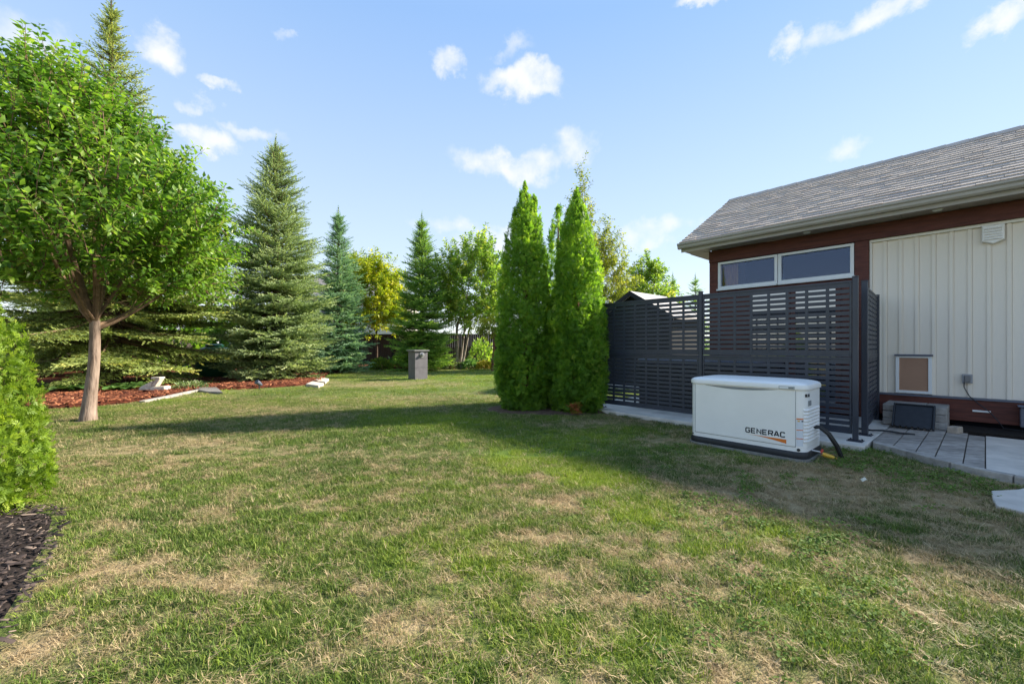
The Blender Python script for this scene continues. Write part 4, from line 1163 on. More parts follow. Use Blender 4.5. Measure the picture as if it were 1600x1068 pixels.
# ------------------------------------------------------------------ cedars
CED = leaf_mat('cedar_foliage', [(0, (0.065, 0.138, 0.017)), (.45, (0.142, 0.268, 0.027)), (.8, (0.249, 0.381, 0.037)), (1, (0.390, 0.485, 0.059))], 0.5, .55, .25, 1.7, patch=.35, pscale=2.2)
CED_NEAR = leaf_mat('near_cedar_foliage', [(0, (0.074, 0.136, 0.015)), (.45, (0.162, 0.256, 0.019)), (.8, (0.270, 0.364, 0.027)), (1, (0.392, 0.458, 0.068))], 0.4, .5, .3, 1.4, patch=.35, pscale=4)
def cedar(name, x, y, h, prof, count, size, material, label, group, seed, lump=.12, lean=(0, 0), tips=()):
    r = np.random.default_rng(seed)
    z0 = gz(x, y)
    t = thing(name, (x, y, z0), label, 'cedar', group)
    mb = MB(); mb.tube([(x, y, z0 - .1), (x, y, h * .45), (x + lean[0] * .9, y + lean[1] * .9, h * .92)], [.06 * h / 4 + .02, .04 * h / 4 + .01, .008], 7); build('trunk', mb, M['bark_red'], t, smooth=True)
    zs = np.array([p[0] for p in prof]); rs = np.array([p[1] for p in prof])
    # clumps of sprays, more of them where the crown is wide
    m = count // 16
    zc = zs[0] + r.random(m * 4) * (zs[-1] - zs[0]); Rc = np.interp(zc, zs, rs)
    ok = r.random(len(zc)) < (Rc + .04) / (rs.max() + .04); zc = zc[ok][:m]; Rc = Rc[ok][:m]; m = len(zc)
    tc_ = r.uniform(0, 2 * math.pi, m)
    lmc = 1 + lump * 1.6 * (vnoise(np.cos(tc_) * 2 + 40 + seed, zc * 3.2 * 4 / h + np.sin(tc_) * 2, seed) - .5)
    dpc = np.where(r.random(m) < .30, r.uniform(.35, .75, m), 1 - .26 * r.random(m) ** 1.4)
    ci = r.integers(0, m, count); n = count
    cl = size * 1.15 * np.clip(.35 + Rc[ci] / rs.max(), .4, 1.2)
    th = tc_[ci] + r.normal(0, 1, n) * cl * .55 / np.maximum(Rc[ci], .05).clip(cl * .8)
    zz = np.clip(zc[ci] + r.normal(0, .6, n) * cl, zs[0], h * 1.01)
    rr = np.maximum(Rc[ci] * lmc[ci] * dpc[ci] - .25 * cl * r.random(n), 0)
    k = zz / h
    pos = np.stack([x + lean[0] * k + rr * np.cos(th), y + lean[1] * k + rr * np.sin(th), z0 + zz], 1)
    outw = np.stack([np.cos(th), np.sin(th), np.zeros(n)], 1)
    spread = unit(np.stack([np.cos(th) * 1.0 - np.sin(th) * (th - tc_[ci]) * Rc[ci] / cl, np.sin(th) + np.cos(th) * (th - tc_[ci]) * Rc[ci] / cl, (zz - zc[ci]) / cl * .9], 1))
    upn = np.clip(.10 + 1.0 * k ** 2.5, 0, 1.2)
    ax = unit(spread * (.75 - .35 * k)[:, None] + np.array([0, 0, 1]) * upn[:, None] + r.normal(0, .48, (n, 3)))
    tang = np.stack([-np.sin(th), np.cos(th), np.zeros(n)], 1)
    up = unit(outw + tang * r.normal(0, .5, n)[:, None] + r.normal(0, .35, (n, 3)))
    sc = size * np.exp(r.normal(0, .25, n)) * (1 - .25 * k)
    ctone = r.normal(0, .17, m)[ci]
    V, T = [], []; tone = []; o = 0
    for vnt in range(3):
        tv, tf = T_spray(7, vnt); sel = np.arange(vnt, n, 3)
        v, f = scatter(tv, tf, pos[sel] - ax[sel] * (sc[sel] * .55)[:, None], ax[sel], up[sel], sc[sel])
        V.append(v); T.append(f + o); o += len(v)
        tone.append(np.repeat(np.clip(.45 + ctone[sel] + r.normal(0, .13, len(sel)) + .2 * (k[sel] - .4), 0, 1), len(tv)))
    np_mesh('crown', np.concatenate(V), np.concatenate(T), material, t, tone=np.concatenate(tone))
    return t
cg = 'cedar clump at the end of the screen'
PR = lambda h, r: [(.02, r * .72), (.12 * h, r * .98), (.22 * h, r), (.42 * h, r * .92), (.62 * h, r * .80), (.80 * h, r * .55), (.92 * h, r * .25), (h, .015)]
cedar('columnar_cedar', .25, 8.0, 4.34, PR(4.34, .61), 23000, .106, CED, 'tallest bushy green cedar with forked tip, left in the clump', cg, 31)
cedar('columnar_cedar', 1.20, 7.72, 4.12, PR(4.12, .59), 22000, .106, CED, 'full green cedar of the clump touching the slotted screen', cg, 32)
cedar('columnar_cedar', .97, 8.75, 4.28, PR(4.28, .44), 5200, .125, CED, 'slim cedar mostly hidden behind the two front cedars', cg, 33)
cedar('columnar_cedar', .43, 8.05, 4.10, [(2.6, .12), (3.2, .2), (3.7, .15), (4.1, .015)], 2000, .11, CED, 'second slender tip rising beside the tallest cedar', cg, 34)
cedar('near_cedar', -3.98, 2.9, 2.12, [(.02, .48), (.2, .56), (.45, .56), (.8, .49), (1.2, .39), (1.57, .26), (1.9, .12), (2.12, .01)], 13500, .068, CED_NEAR, 'bright yellow green conical cedar cut by the left picture edge', None, 35, .13)
# rusty dead twigs at the cedar foot
r_ = np.random.default_rng(4); n = 60
tv, tf = T_spray(5, 2)
pos = np.stack([r_.normal(1.08, .04, n), r_.normal(7.17, .02, n), r_.uniform(.05, .2, n)], 1)
V, T = scatter(tv, tf, pos, np.stack([r_.normal(0, 1, n), r_.normal(-1, .5, n), r_.normal(.2, .6, n)], 1), r_.normal(0, 1, (n, 3)), np.full(n, .1))
tag(np_mesh('dead_twigs', V, T, M['rust_leaf']), 'tuft of rusty dead twigs at foot of front cedar', 'twigs')

# ------------------------------------------------------------------ spruces
def spruce(name, x, y, h, rad, z_low, mat_, label, seed, whorl=.30, per=7, droop=.25, tw=.19, dens=1.0, needle=10, bark='bark_dark', trunk_r=.2, gap=.0, bare_top=0, sub=True, roots=None, group=None, rmin_clear=0, pw=1.0, keep=None):
    r = random.Random(seed); rn = np.random.default_rng(seed)
    z0 = gz(x, y) + .03
    t = thing(name, (x, y, z0), label, 'spruce', group)
    mb = MB(); mb.tube([(x, y, z0 - .15), (x, y, z0 + .12), (x, y, h * .4), (x, y, h * .8), (x, y, z0 + h)], [trunk_r * 1.35, trunk_r, trunk_r * .62, trunk_r * .22, .012], 9)
    build('trunk', mb, M[bark], t, smooth=True)
    br = MB(); P, A, S, TN = [], [], [], []
    z = z_low
    rot = 0
    tw0 = tw
    while z < h - .55:
        k = (z - z_low) / (h - z_low)
        tw = tw0 * (1 - .45 * k)
        Lm = rad * (1 - k ** 1.7) ** pw
        # crowns are broadest a little above the ground
        if k < .16: Lm *= .80 + 1.25 * k
        npb = max(4, int(per * (1 - .35 * k)))
        rot += 2.4
        for b in range(npb):
            az = rot + 2 * math.pi * (b + r.uniform(-.4, .4)) / npb
            L_ = Lm * r.uniform(.62, 1.18) + .05
            el0 = -droop * (1 - k) * 1.25 + .75 * k ** 1.3 + r.uniform(-.12, .12)
            curve = .55 * (1 - k) * r.uniform(.6, 1.1)
            d = Vector((math.cos(az), math.sin(az), 0))
            n = max(3, int(L_ / .14)); pts = []; p = Vector((x, y, z0 + z + r.uniform(-.5, .5) * whorl))
            for i in range(n + 1):
                q = i / n; el = el0 + curve * (q - .35)
                pts.append(p.copy()); p = p + (d * math.cos(el) + Vector((0, 0, math.sin(el)))) * (L_ / n)
            if keep is not None and not keep(pts[-1]): continue
            br.tube([pts[0], pts[len(pts) // 2], pts[-1]], [.012 + .014 * L_, .008 + .006 * L_, .003], 4, cap=False)
            start = 0.22 if L_ > .8 else .05
            for i in range(n + 1):
                q = i / n
                if q < start and L_ > .5: continue
                pt = pts[i]; dr = (pts[min(i + 1, n)] - pts[max(i - 1, 0)]).normalized()
                side = dr.cross(Vector((0, 0, 1))).normalized(); upv = side.cross(dr)
                if i == n:
                    P.append(pt); A.append(dr); S.append(tw * r.uniform(.9, 1.25)); TN.append(.75); continue
                for sg in (-1, 1):
                    ls = min(.50 * L_ * (1 - .8 * q) + .10, .85) * r.uniform(.75, 1.2)
                    sd = (side * sg * .85 + dr * .62 - Vector((0, 0, 1)) * (.10 + droop * .5 * (1 - k))).normalized()
                    m = max(1, int(ls / (tw * .52) * dens)) if sub else 1
                    for j in range(m):
                        if j / max(m, 1) < gap: continue
                        pp = pt + sd * (ls * j / m); s2 = sd.cross(upv).normalized()
                        for sg2 in ((-1, 1) if j < m - 1 or m == 1 else (0,)):
                            dd = (sd * .8 + s2 * sg2 * .6 + upv * r.uniform(-.12, .3)).normalized()
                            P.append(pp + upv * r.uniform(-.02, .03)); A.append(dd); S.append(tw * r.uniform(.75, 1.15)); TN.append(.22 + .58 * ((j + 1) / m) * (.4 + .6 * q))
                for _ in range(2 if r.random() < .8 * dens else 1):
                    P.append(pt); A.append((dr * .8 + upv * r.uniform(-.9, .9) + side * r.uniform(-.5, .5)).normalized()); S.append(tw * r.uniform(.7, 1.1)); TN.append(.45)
        z += whorl * r.uniform(.8, 1.2) * (1 - .25 * k)
    # leader with a few upswept candles
    for i in range(7):
        zz_ = z0 + h - .75 + .09 * i
        for j in range(4 if i < 4 else 2):
            a_ = 2.4 * (i * 4 + j); u_ = .9 - .08 * i
            dd = Vector((math.cos(a_) * u_, math.sin(a_) * u_, .85)).normalized()
            P.append(Vector((x, y, zz_))); A.append(dd); S.append(tw0 * (1.05 - .1 * i)); TN.append(.5)
    for i in range(5):
        P.append(Vector((x, y, z0 + h - .6 + .13 * i))); A.append(Vector((r.uniform(-.12, .12), r.uniform(-.12, .12), 1)).normalized()); S.append(tw0 * .75); TN.append(.5)
    build('branches', br, M['twig'], t)
    P = np.array(P); A = np.array(A); S = np.array(S); TN = np.array(TN)
    if keep is None:
        ok = P[:, 2] > z0 + .03
        P, A, S, TN = P[ok], A[ok], S[ok], TN[ok]
    V, T, tone = [], [], []; o = 0
    for vnt in range(3):
        tv, tf = T_twig(needle, vnt + seed)
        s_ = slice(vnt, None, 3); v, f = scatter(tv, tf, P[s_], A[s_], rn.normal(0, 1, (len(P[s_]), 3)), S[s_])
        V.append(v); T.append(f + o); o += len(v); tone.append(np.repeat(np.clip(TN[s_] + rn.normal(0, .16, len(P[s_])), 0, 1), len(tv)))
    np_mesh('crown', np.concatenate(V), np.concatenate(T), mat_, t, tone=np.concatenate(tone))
    return t
SP_BLUE = leaf_mat('blue_spruce_needles', [(0, (0.103, 0.135, 0.050)), (.4, (0.196, 0.267, 0.117)), (.75, (0.319, 0.393, 0.190)), (1, (0.494, 0.553, 0.264))], 0.3, .6, .25, 1.5, patch=.5, pscale=1.0)
SP_TEAL = leaf_mat('teal_spruce_needles', [(0, (0.068, 0.146, 0.077)), (.45, (0.146, 0.274, 0.153)), (.8, (0.256, 0.393, 0.239)), (1, (0.376, 0.513, 0.291))], 0.3, .6, .25, 1.5, patch=.4)
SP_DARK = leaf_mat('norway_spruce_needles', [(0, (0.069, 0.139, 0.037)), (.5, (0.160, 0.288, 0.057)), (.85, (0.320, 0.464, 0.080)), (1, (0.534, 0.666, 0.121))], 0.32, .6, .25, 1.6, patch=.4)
SP_OLD = leaf_mat('old_spruce_needles', [(0, (0.143, 0.129, 0.037)), (.35, (0.189, 0.240, 0.074)), (.75, (0.322, 0.386, 0.116)), (1, (0.530, 0.515, 0.141))], 0.32, .6, .25, 1.5, patch=.6, pscale=.9)
spruce('old_spruce', -11.85, 12.3, 11.6, 3.3, 1.0, SP_OLD, 'tall old spruce with long drooping lower boughs behind the leafy tree', 51, whorl=.34, per=11, droop=.20, tw=.30, dens=.85, needle=9, trunk_r=.27, pw=1.6)
spruce('old_spruce', -16.4, 16.2, 9.5, 3.0, .8, SP_OLD, 'darker spruce farther back behind the boughs of tall old spruce', 58, whorl=.5, per=9, droop=.2, tw=.36, dens=.7, needle=7, trunk_r=.22, pw=1.3)
spruce('blue_spruce', -8.4, 14.8, 8.6, 1.88, .25, SP_BLUE, 'broad blue grey spruce, the largest full cone in the bed', 52, whorl=.21, per=13, droop=.12, tw=.29, dens=.85, needle=10, trunk_r=.17, pw=.88)
spruce('teal_spruce', -7.85, 18.8, 7.45, 1.38, .2, SP_TEAL, 'narrow teal green spruce right behind the blue grey spruce', 53, whorl=.21, per=11, droop=.10, tw=.30, dens=.8, needle=9, trunk_r=.14)
spruce('norway_spruce', -4.55, 21.0, 7.9, 1.58, .15, SP_DARK, 'dark green spruce with a bare spiky top behind the pedestal', 54, whorl=.21, per=11, droop=.06, tw=.30, dens=1.0, needle=9, trunk_r=.15, pw=1.0)
spruce('small_spruce', 11.6, 30.0, 6.4, 1.0, 1.0, SP_DARK, 'distant pointed conifer beside the round leafy tree beyond the screen', 55, whorl=.3, per=8, tw=.35, dens=.5, needle=7, trunk_r=.12)
spruce('small_spruce', 14.1, 32.0, 6.7, 1.25, 1.0, SP_DARK, 'small distant conifer standing alone just left of the garage', 56, whorl=.3, per=8, tw=.35, dens=.5, needle=7, trunk_r=.12)

# ------------------------------------------------------------------ leafy trees
def leafy(name, base, crown, radii, label, material, seed, twigs=500, per=26, leaf=.07, tlen=.45, trunk_r=.12, fork=1.7, trunks=None, limbs=9, bark='bark', cat='tree', fill=.45, low=-.75, lw=.26, sparse=0, upb=.45, tilt=(0, 0), shape=1.0, down=1.0, shear=0):
    r = random.Random(seed); rn = np.random.default_rng(seed)
    bx, by = base; z0 = gz(bx, by)
    t = thing(name, (bx, by, z0), label, cat)
    c = Vector(crown); RX, RY, RZ = radii
    wood = MB(); tk = MB()
    nodes = []
    stems = trunks or [((bx, by), trunk_r, (bx + tilt[0], by + tilt[1]))]
    tips = []
    for (sx, sy), tr, (ex, ey) in stems:
        pts = []
        for i in range(7):
            q = i / 6; wv = .05 * math.sin(q * 5 + seed)
            pts.append(Vector((sx + (ex - sx) * q + wv * .5, sy + (ey - sy) * q, z0 - .12 + (fork + .12) * q)))
        rad = [tr * 1.6, tr * 1.22, tr * 1.05, tr * .95, tr * .9, tr * .85, tr * .82]
        tk.tube(pts, rad, 12, cap=False); tips.append((pts[-1], tr * .82, pts[-2]))
    build('trunk', tk, M[bark], t, smooth=True)
    for i in range(limbs):
        tip, tr, _ = tips[i % len(tips)]
        a = 2 * math.pi * (i * .618 + r.uniform(-.06, .06)); el = r.uniform(.15, 1.35) if i else 1.5
        tgt = c + Vector((math.cos(a) * math.cos(el) * RX, math.sin(a) * math.cos(el) * RY, math.sin(el) * RZ * (1 if el > .5 else .7) - (.35 * RZ if el < .45 else 0))) * .78
        st = tip - Vector((0, 0, r.uniform(0, .28) * fork * .6)) if i > 1 else tip
        pts = []; n = 9
        ctrl = st.lerp(tgt, .45) + Vector((math.cos(a) * .15 * RX, math.sin(a) * .15 * RY, -.1 * RZ if el < .6 else 0))
        for k in range(n + 1):
            q = k / n; p = st * (1 - q) ** 2 + ctrl * 2 * q * (1 - q) + tgt * q * q
            p = p + Vector((r.uniform(-1, 1), r.uniform(-1, 1), r.uniform(-1, 1))) * .03 * RX * q
            pts.append(p)
        lr = tr * r.uniform(.26, .42) if i > 1 else tr * .7
        wood.tube(pts, [lr * (1 - q / n) + .006 for q in range(n + 1)], 7, cap=False)
        nodes += pts[2:]
        for k in range(3, n, 1):
            d = Vector((r.gauss(0, 1), r.gauss(0, 1), r.gauss(.35, .7))).normalized(); l = RX * r.uniform(.25, .5)
            q2 = [pts[k], pts[k] + d * l * .5 + Vector((0, 0, .03)), pts[k] + d * l + Vector((0, 0, .1 * l))]
            wood.tube(q2, [lr * .34, lr * .2, .004], 5, cap=False); nodes += q2[1:]
    cand = []; guard = 0
    while len(cand) < twigs and guard < twigs * 20:
        guard += 1
        d = Vector((r.gauss(0, 1), r.gauss(0, 1), r.gauss(0, 1))).normalized()
        if d.z < low: continue
        q = (fill + (1 - fill) * r.random()) ** .8
        az = math.atan2(d.y, d.x)
        lump = .70 + .60 * float(fbm(np.array([az * 1.9 + seed]), np.array([d.z * 2.6]), seed, 2)[0])
        nar = 1 - (1 - shape) * max(0, d.z)
        p = c + Vector((d.x * RX * nar, d.y * RY * nar, d.z * RZ * (down if d.z < 0 else 1))) * q * lump; p.x -= shear * max(0, p.z - c.z)
        if sparse and vnoise(np.array([p.x * 1.1 + seed]), np.array([p.z * 1.1 + p.y]), seed)[0] < sparse: continue
        cand.append((q, p, d))
    cand.sort(key=lambda t_: t_[0])
    P, A, S = [], [], []; TN = []
    NP = np.zeros((len(nodes) + 2 * len(cand), 3)); NP[:len(nodes)] = [list(p) for p in nodes]; nn_ = len(nodes)
    for q, p, d in cand:
        i = int(np.argmin(((NP[:nn_] - np.array(p)) ** 2).sum(1))); near = Vector(NP[i])
        out = (d * .75 + Vector((0, 0, upb)) + Vector((r.gauss(0, .35), r.gauss(0, .35), r.gauss(0, .3)))).normalized()
        tl = tlen * r.uniform(.6, 1.3); end = p + out * tl; gp_ = (p - near).length
        wr = tlen / .45
        wood.tube([near, near.lerp(p, .5) + Vector((r.gauss(0, .06), r.gauss(0, .06), r.gauss(-.02, .05))) * gp_, p, p.lerp(end, .5) + Vector((r.gauss(0, .03), r.gauss(0, .03), 0)) * tl, end], [.008 * wr, .007 * wr, .0055 * wr, .004 * wr, .0015], 4, cap=False)
        NP[nn_] = p; NP[nn_ + 1] = p.lerp(end, .5); nn_ += 2
        base_t = r.gauss(.48, .19)
        for k in range(per):
            f_ = (k + r.random()) / per; a = 2.4 * k + r.random()
            s1 = out.cross(Vector((0, 0, 1)) if abs(out.z) < .95 else Vector((1, 0, 0))).normalized(); s2 = out.cross(s1)
            rd = s1 * math.cos(a) + s2 * math.sin(a)
            ld = (out * .55 + rd * .9 + Vector((0, 0, -.25 + .3 * r.random()))).normalized()
            P.append(p + out * tl * (f_ * 1.25 - .25) + rd * tl * .05 * r.random()); A.append(ld); S.append(leaf * r.uniform(.65, 1.25)); TN.append(base_t + r.gauss(0, .14) + .15 * (f_ - .5))
    build('branches', wood, M['twig'] if bark != 'bark_pale' else M['bark_pale'], t, smooth=True)
    P = np.array([list(p) for p in P]); A = np.array([list(p) for p in A]); n = len(P)
    up = unit(np.array([0, 0, 1.0]) + rn.normal(0, .55, (n, 3)))
    tv, tf = T_leaf(.10, lw)
    V, T = scatter(tv, tf, P, A, up, np.array(S))
    np_mesh('crown', V, T, material, t, tone=np.repeat(np.clip(TN, 0, 1), len(tv)))
    return t
LF_MAIN = leaf_mat('cherry_leaves', [(0, (0.048, 0.116, 0.013)), (.4, (0.103, 0.208, 0.025)), (.75, (0.183, 0.294, 0.035)), (1, (0.304, 0.378, 0.067))], 0.46, .42, .45, 1.6, patch=.35, pscale=.8)
LF_YEL = leaf_mat('yellowing_leaves', [(0, (.13, .21, .014)), (.4, (.25, .33, .018)), (.8, (.44, .43, .025)), (1, (.56, .50, .05))], 0.42, .5, .3, 1.5, patch=.8, pscale=.55)
LF_ASH = leaf_mat('fresh_green_leaves', [(0, (0.094, 0.179, 0.027)), (.45, (0.187, 0.306, 0.045)), (.8, (0.323, 0.408, 0.068)), (1, (0.493, 0.458, 0.102))], 0.45, .5, .3, 1.6, patch=.5, pscale=.6)
LF_BIR = leaf_mat('birch_leaves', [(0, (0.120, 0.168, 0.024)), (.5, (0.240, 0.288, 0.034)), (.85, (0.372, 0.372, 0.060)), (1, (0.480, 0.432, 0.108))], 0.42, .5, .3, 1.4, patch=.5, pscale=.6)
leafy('leafy_tree', (-6.83, 6.72), (-7.0, 6.9, 3.2), (1.98, 2.0, 2.5), 'leafy green shade tree with pale trunk at left of lawn', LF_MAIN, 61, twigs=1650, per=30, leaf=.108, tlen=.55, trunk_r=.082, fork=1.62, limbs=12, low=-.72, tilt=(.04, .05), lw=.26, shape=.5, fill=.52, down=.66, shear=.22, upb=.75)
leafy('yellow_tree', (-8.3, 25.5), (-8.75, 25.5, 4.1), (2.2, 1.8, 2.6), 'yellowing small tree between the teal and dark spruces', LF_YEL, 62, twigs=850, per=22, leaf=.2, tlen=.6, trunk_r=.06, fork=2.2, limbs=6, bark='bark_dark', sparse=.12)
leafy('multi_stem_tree', (-2.85, 22.0), (-2.1, 22.2, 4.35), (1.95, 1.7, 2.6), 'round leafy tree on several slim stems beside dark spruce', LF_ASH, 63, twigs=820, per=24, leaf=.17, tlen=.55, trunk_r=.07, fork=2.3,
      trunks=[((-2.95, 22.0), .075, (-2.9, 22.1)), ((-2.75, 22.0), .06, (-2.2, 22.2)), ((-2.85, 22.2), .06, (-2.5, 22.4))], limbs=9, bark='bark_pale', sparse=.15, low=-.85)
leafy('birch_tree', (4.3, 21.5), (4.65, 21.5, 4.0), (2.0, 1.7, 3.3), 'thin pale birch with loose yellow green leaves behind cedars', LF_BIR, 64, twigs=700, per=20, leaf=.15, tlen=.6, trunk_r=.08, fork=2.0, limbs=8, bark='bark_pale', sparse=.12, low=-.8, fill=.3, shape=.42)
leafy('slender_birch', (3.2, 19.2), (3.22, 19.2, 6.7), (.7, .65, 2.8), 'slender sparse birch top showing between and above the cedars', LF_BIR, 67, twigs=170, per=14, leaf=.13, tlen=.5, trunk_r=.05, fork=3.2, limbs=5, bark='bark_pale', low=-.9, fill=.2, shape=.4)
leafy('round_tree', (7.9, 24.0), (7.9, 24.0, 3.9), (1.45, 1.3, 2.4), 'mid green leafy tree rising beyond the pale shed roof', LF_ASH, 65, twigs=420, per=20, leaf=.18, tlen=.5, trunk_r=.09, fork=1.9, limbs=6, bark='bark_dark', sparse=.12, shape=.6)
leafy('twisted_shrub', (-.95, 20.6), (-.95, 20.6, 2.05), (.75, .7, .6), 'small shrub on a bare twisting red brown stem', LF_BIR, 66, twigs=90, per=16, leaf=.14, tlen=.35, trunk_r=.06, fork=1.45, limbs=4, bark='bark_red', tilt=(.06, 0), cat='shrub')

# ------------------------------------------------------------------ low planting
def mound(name, x, y, rx, rz, material, count, size, label, cat, seed, tmpl=None, group=None, zb=.0):
    r = np.random.default_rng(seed); z0 = gz(x, y) + zb
    d = unit(r.normal(0, 1, (count, 3))); d[:, 2] = np.abs(d[:, 2])
    q = 1 - .35 * r.random(count) ** 2
    lm = .9 + .25 * vnoise(np.arctan2(d[:, 1], d[:, 0]) * 2 + 9, d[:, 2] * 3, seed)
    pos = np.stack([x + d[:, 0] * rx * q * lm, y + d[:, 1] * rx * q * lm, z0 + .02 + d[:, 2] * rz * q * lm], 1)
    ax = unit(d + np.array([0, 0, .5]) + r.normal(0, .4, (count, 3)))
    tv, tf = tmpl or T_leaf(.1, .3)
    V, T = scatter(tv, tf, pos, ax, r.normal(0, 1, (count, 3)), size * np.exp(r.normal(0, .25, count)))
    t = thing(name, (x, y, z0), label, cat, group)
    np_mesh('crown', V, T, material, t, tone=np.repeat(np.clip(r.normal(.5, .2, count), 0, 1), len(tv)))
    mb = MB(); 
    for k in range(5):
        a = 2 * math.pi * k / 5; mb.tube([(x, y, z0 - .05), (x + .3 * rx * math.cos(a), y + .3 * rx * math.sin(a), z0 + .35 * rz), (x + .6 * rx * math.cos(a), y + .6 * rx * math.sin(a), z0 + .7 * rz)], [.015, .01, .004], 5)
    build('stems', mb, M['twig'], t)
    return t
BOX = leaf_mat('box_leaves', [(0, (0.10, 0.16, 0.028)), (.5, (0.165, 0.240, 0.030)), (1, (0.330, 0.390, 0.045))], .25, .5, .3, 1.2)
HOS = leaf_mat('hosta_leaves', [(0, (0.075, 0.165, 0.045)), (.5, (0.135, 0.270, 0.068)), (1, (0.300, 0.435, 0.150))], .3, .4, .4, 1.2)
GLD = leaf_mat('golden_leaves', [(0, (.22, .22, .02)), (.5, (.42, .36, .03)), (1, (.62, .52, .08))], .3, .5, .3, 1.1)
PAL = leaf_mat('variegated_leaves', [(0, (.09, .15, .05)), (.5, (.17, .24, .08)), (.8, (.40, .43, .25)), (1, (.7, .68, .55))], .25, .5, .3, 1.1)
def g2(px, py): p = G(px, py); return p.x, p.y
ax_, ay_ = g2(590, 578); mound('mounded_shrub', ax_, ay_ + .5, .56, .52, BOX, 1600, .09, 'low round clipped shrub beside the teal spruce', 'shrub', 71, T_leaf(.1, .35), 'clipped shrubs along the bed')
ax_, ay_ = g2(630, 576); mound('mounded_shrub', ax_, ay_ + .8, .56, .5, BOX, 1600, .09, 'low round clipped shrub just left of the pedestal', 'shrub', 72, T_leaf(.1, .35), 'clipped shrubs along the bed')
mound('golden_mound', *g2(757, 577), .42, .38, GLD, 700, .1, 'bright golden low mound at the lawn edge', 'plant', 73)
mound('pale_groundcover', g2(704, 577)[0], g2(704, 577)[1] + .5, .5, .42, PAL, 600, .13, 'variegated white edged plant right of dark spruce foot', 'plant', 74)
mound('pale_groundcover', g2(733, 577)[0], g2(733, 577)[1] + .4, .45, .4, HOS, 450, .14, 'plain green low plant between the variegated and golden plants', 'plant', 75)
mound('pale_groundcover', g2(285, 612)[0], g2(285, 612)[1] + .25, .38, .16, PAL, 420, .06, 'small pale groundcover tuft beside the stone ornament', 'plant', 76, zb=.06)
mound('dark_shrub', -6.0, 22.6, .7, .6, LF_MAIN, 500, .15, 'loose dark green shrub before the brown board fence', 'shrub', 77)
mound('dark_shrub', -1.75, 24.2, .8, 1.5, LF_ASH, 600, .18, 'tall loose shrub by the fence right of slim stemmed tree', 'shrub', 78)

mound('evergreen_shrub', -20.0, 19.5, 1.9, 3.5, LF_MAIN, 1100, .34, 'broad dark evergreen shrub far left behind the old spruce boughs', 'shrub', 91)
mound('evergreen_shrub', -17.4, 21.5, 1.7, 3.3, LF_MAIN, 1000, .34, 'broad dark shrub behind the trunk of tall old spruce', 'shrub', 92)
mound('evergreen_shrub', -15.6, 23.5, 1.5, 2.9, LF_MAIN, 800, .34, 'broad dark shrub half hidden left of blue grey spruce', 'shrub', 93)

def hosta(x, y, rad, n, seed, label, material=HOS, group=None, hgt=1.0):
    r = np.random.default_rng(seed); z0 = gz(x, y) + .06
    t = thing('hosta', (x, y, z0), label, 'plant', group)
    V, T, TN = [], [], []; o = 0
    for k in range(n):
        a = 2.4 * k + r.uniform(-.2, .2); q = (k + 1) / n; L_ = rad * (.55 + .5 * q) * r.uniform(.85, 1.1); w = L_ * .27
        lift = (1.15 - .75 * q) * hgt; rows = 6
        d = np.array([math.cos(a), math.sin(a), 0]); s = np.array([-math.sin(a), math.cos(a), 0])
        for i in range(rows):
            u = i / (rows - 1); ww = w * math.sin(math.pi * min(1, max(.04, (u - .15) / .85 if u > .15 else .04))) if u < 1 else 0.004
            c = np.array([x, y, z0]) + d * L_ * (u ** .85) + np.array([0, 0, L_ * (lift * u - .75 * u * u * lift)])
            V += [c - s * ww + np.array([0, 0, ww * .3]), c, c + s * ww + np.array([0, 0, ww * .3])]
        for i in range(rows - 1):
            b = o + i * 3; T += [(b, b + 1, b + 4), (b, b + 4, b + 3), (b + 1, b + 2, b + 5), (b + 1, b + 5, b + 4)]
        TN += [np.clip(r.normal(.5, .2), 0, 1)] * (rows * 3); o += rows * 3
    np_mesh('leaves', V, T, material, t, tone=TN, smooth=True)
    return t
hg = 'hostas round the old spruce'
hosta(-11.2, 10.7, .62, 26, 81, 'broad leaved hosta between the pale trunk and old spruce trunk', group=hg)
hosta(-10.15, 10.9, .55, 24, 82, 'broad leaved hosta right of the old spruce trunk', group=hg)
hosta(-10.65, 11.6, .5, 20, 83, 'smaller hosta tucked behind the old spruce trunk', group=hg)
hosta(-12.6, 10.9, .6, 22, 84, 'broad leaved hosta left of the pale tree trunk', group=hg)
c_ = g2(745, 574); hosta(c_[0], c_[1] + 1.0, .85, 34, 85, 'large blue green hosta clump before the back fence', hgt=1.25)
c_ = g2(600, 570); hosta(c_[0], c_[1], .5, 18, 86, 'small green hosta behind the clipped shrubs')

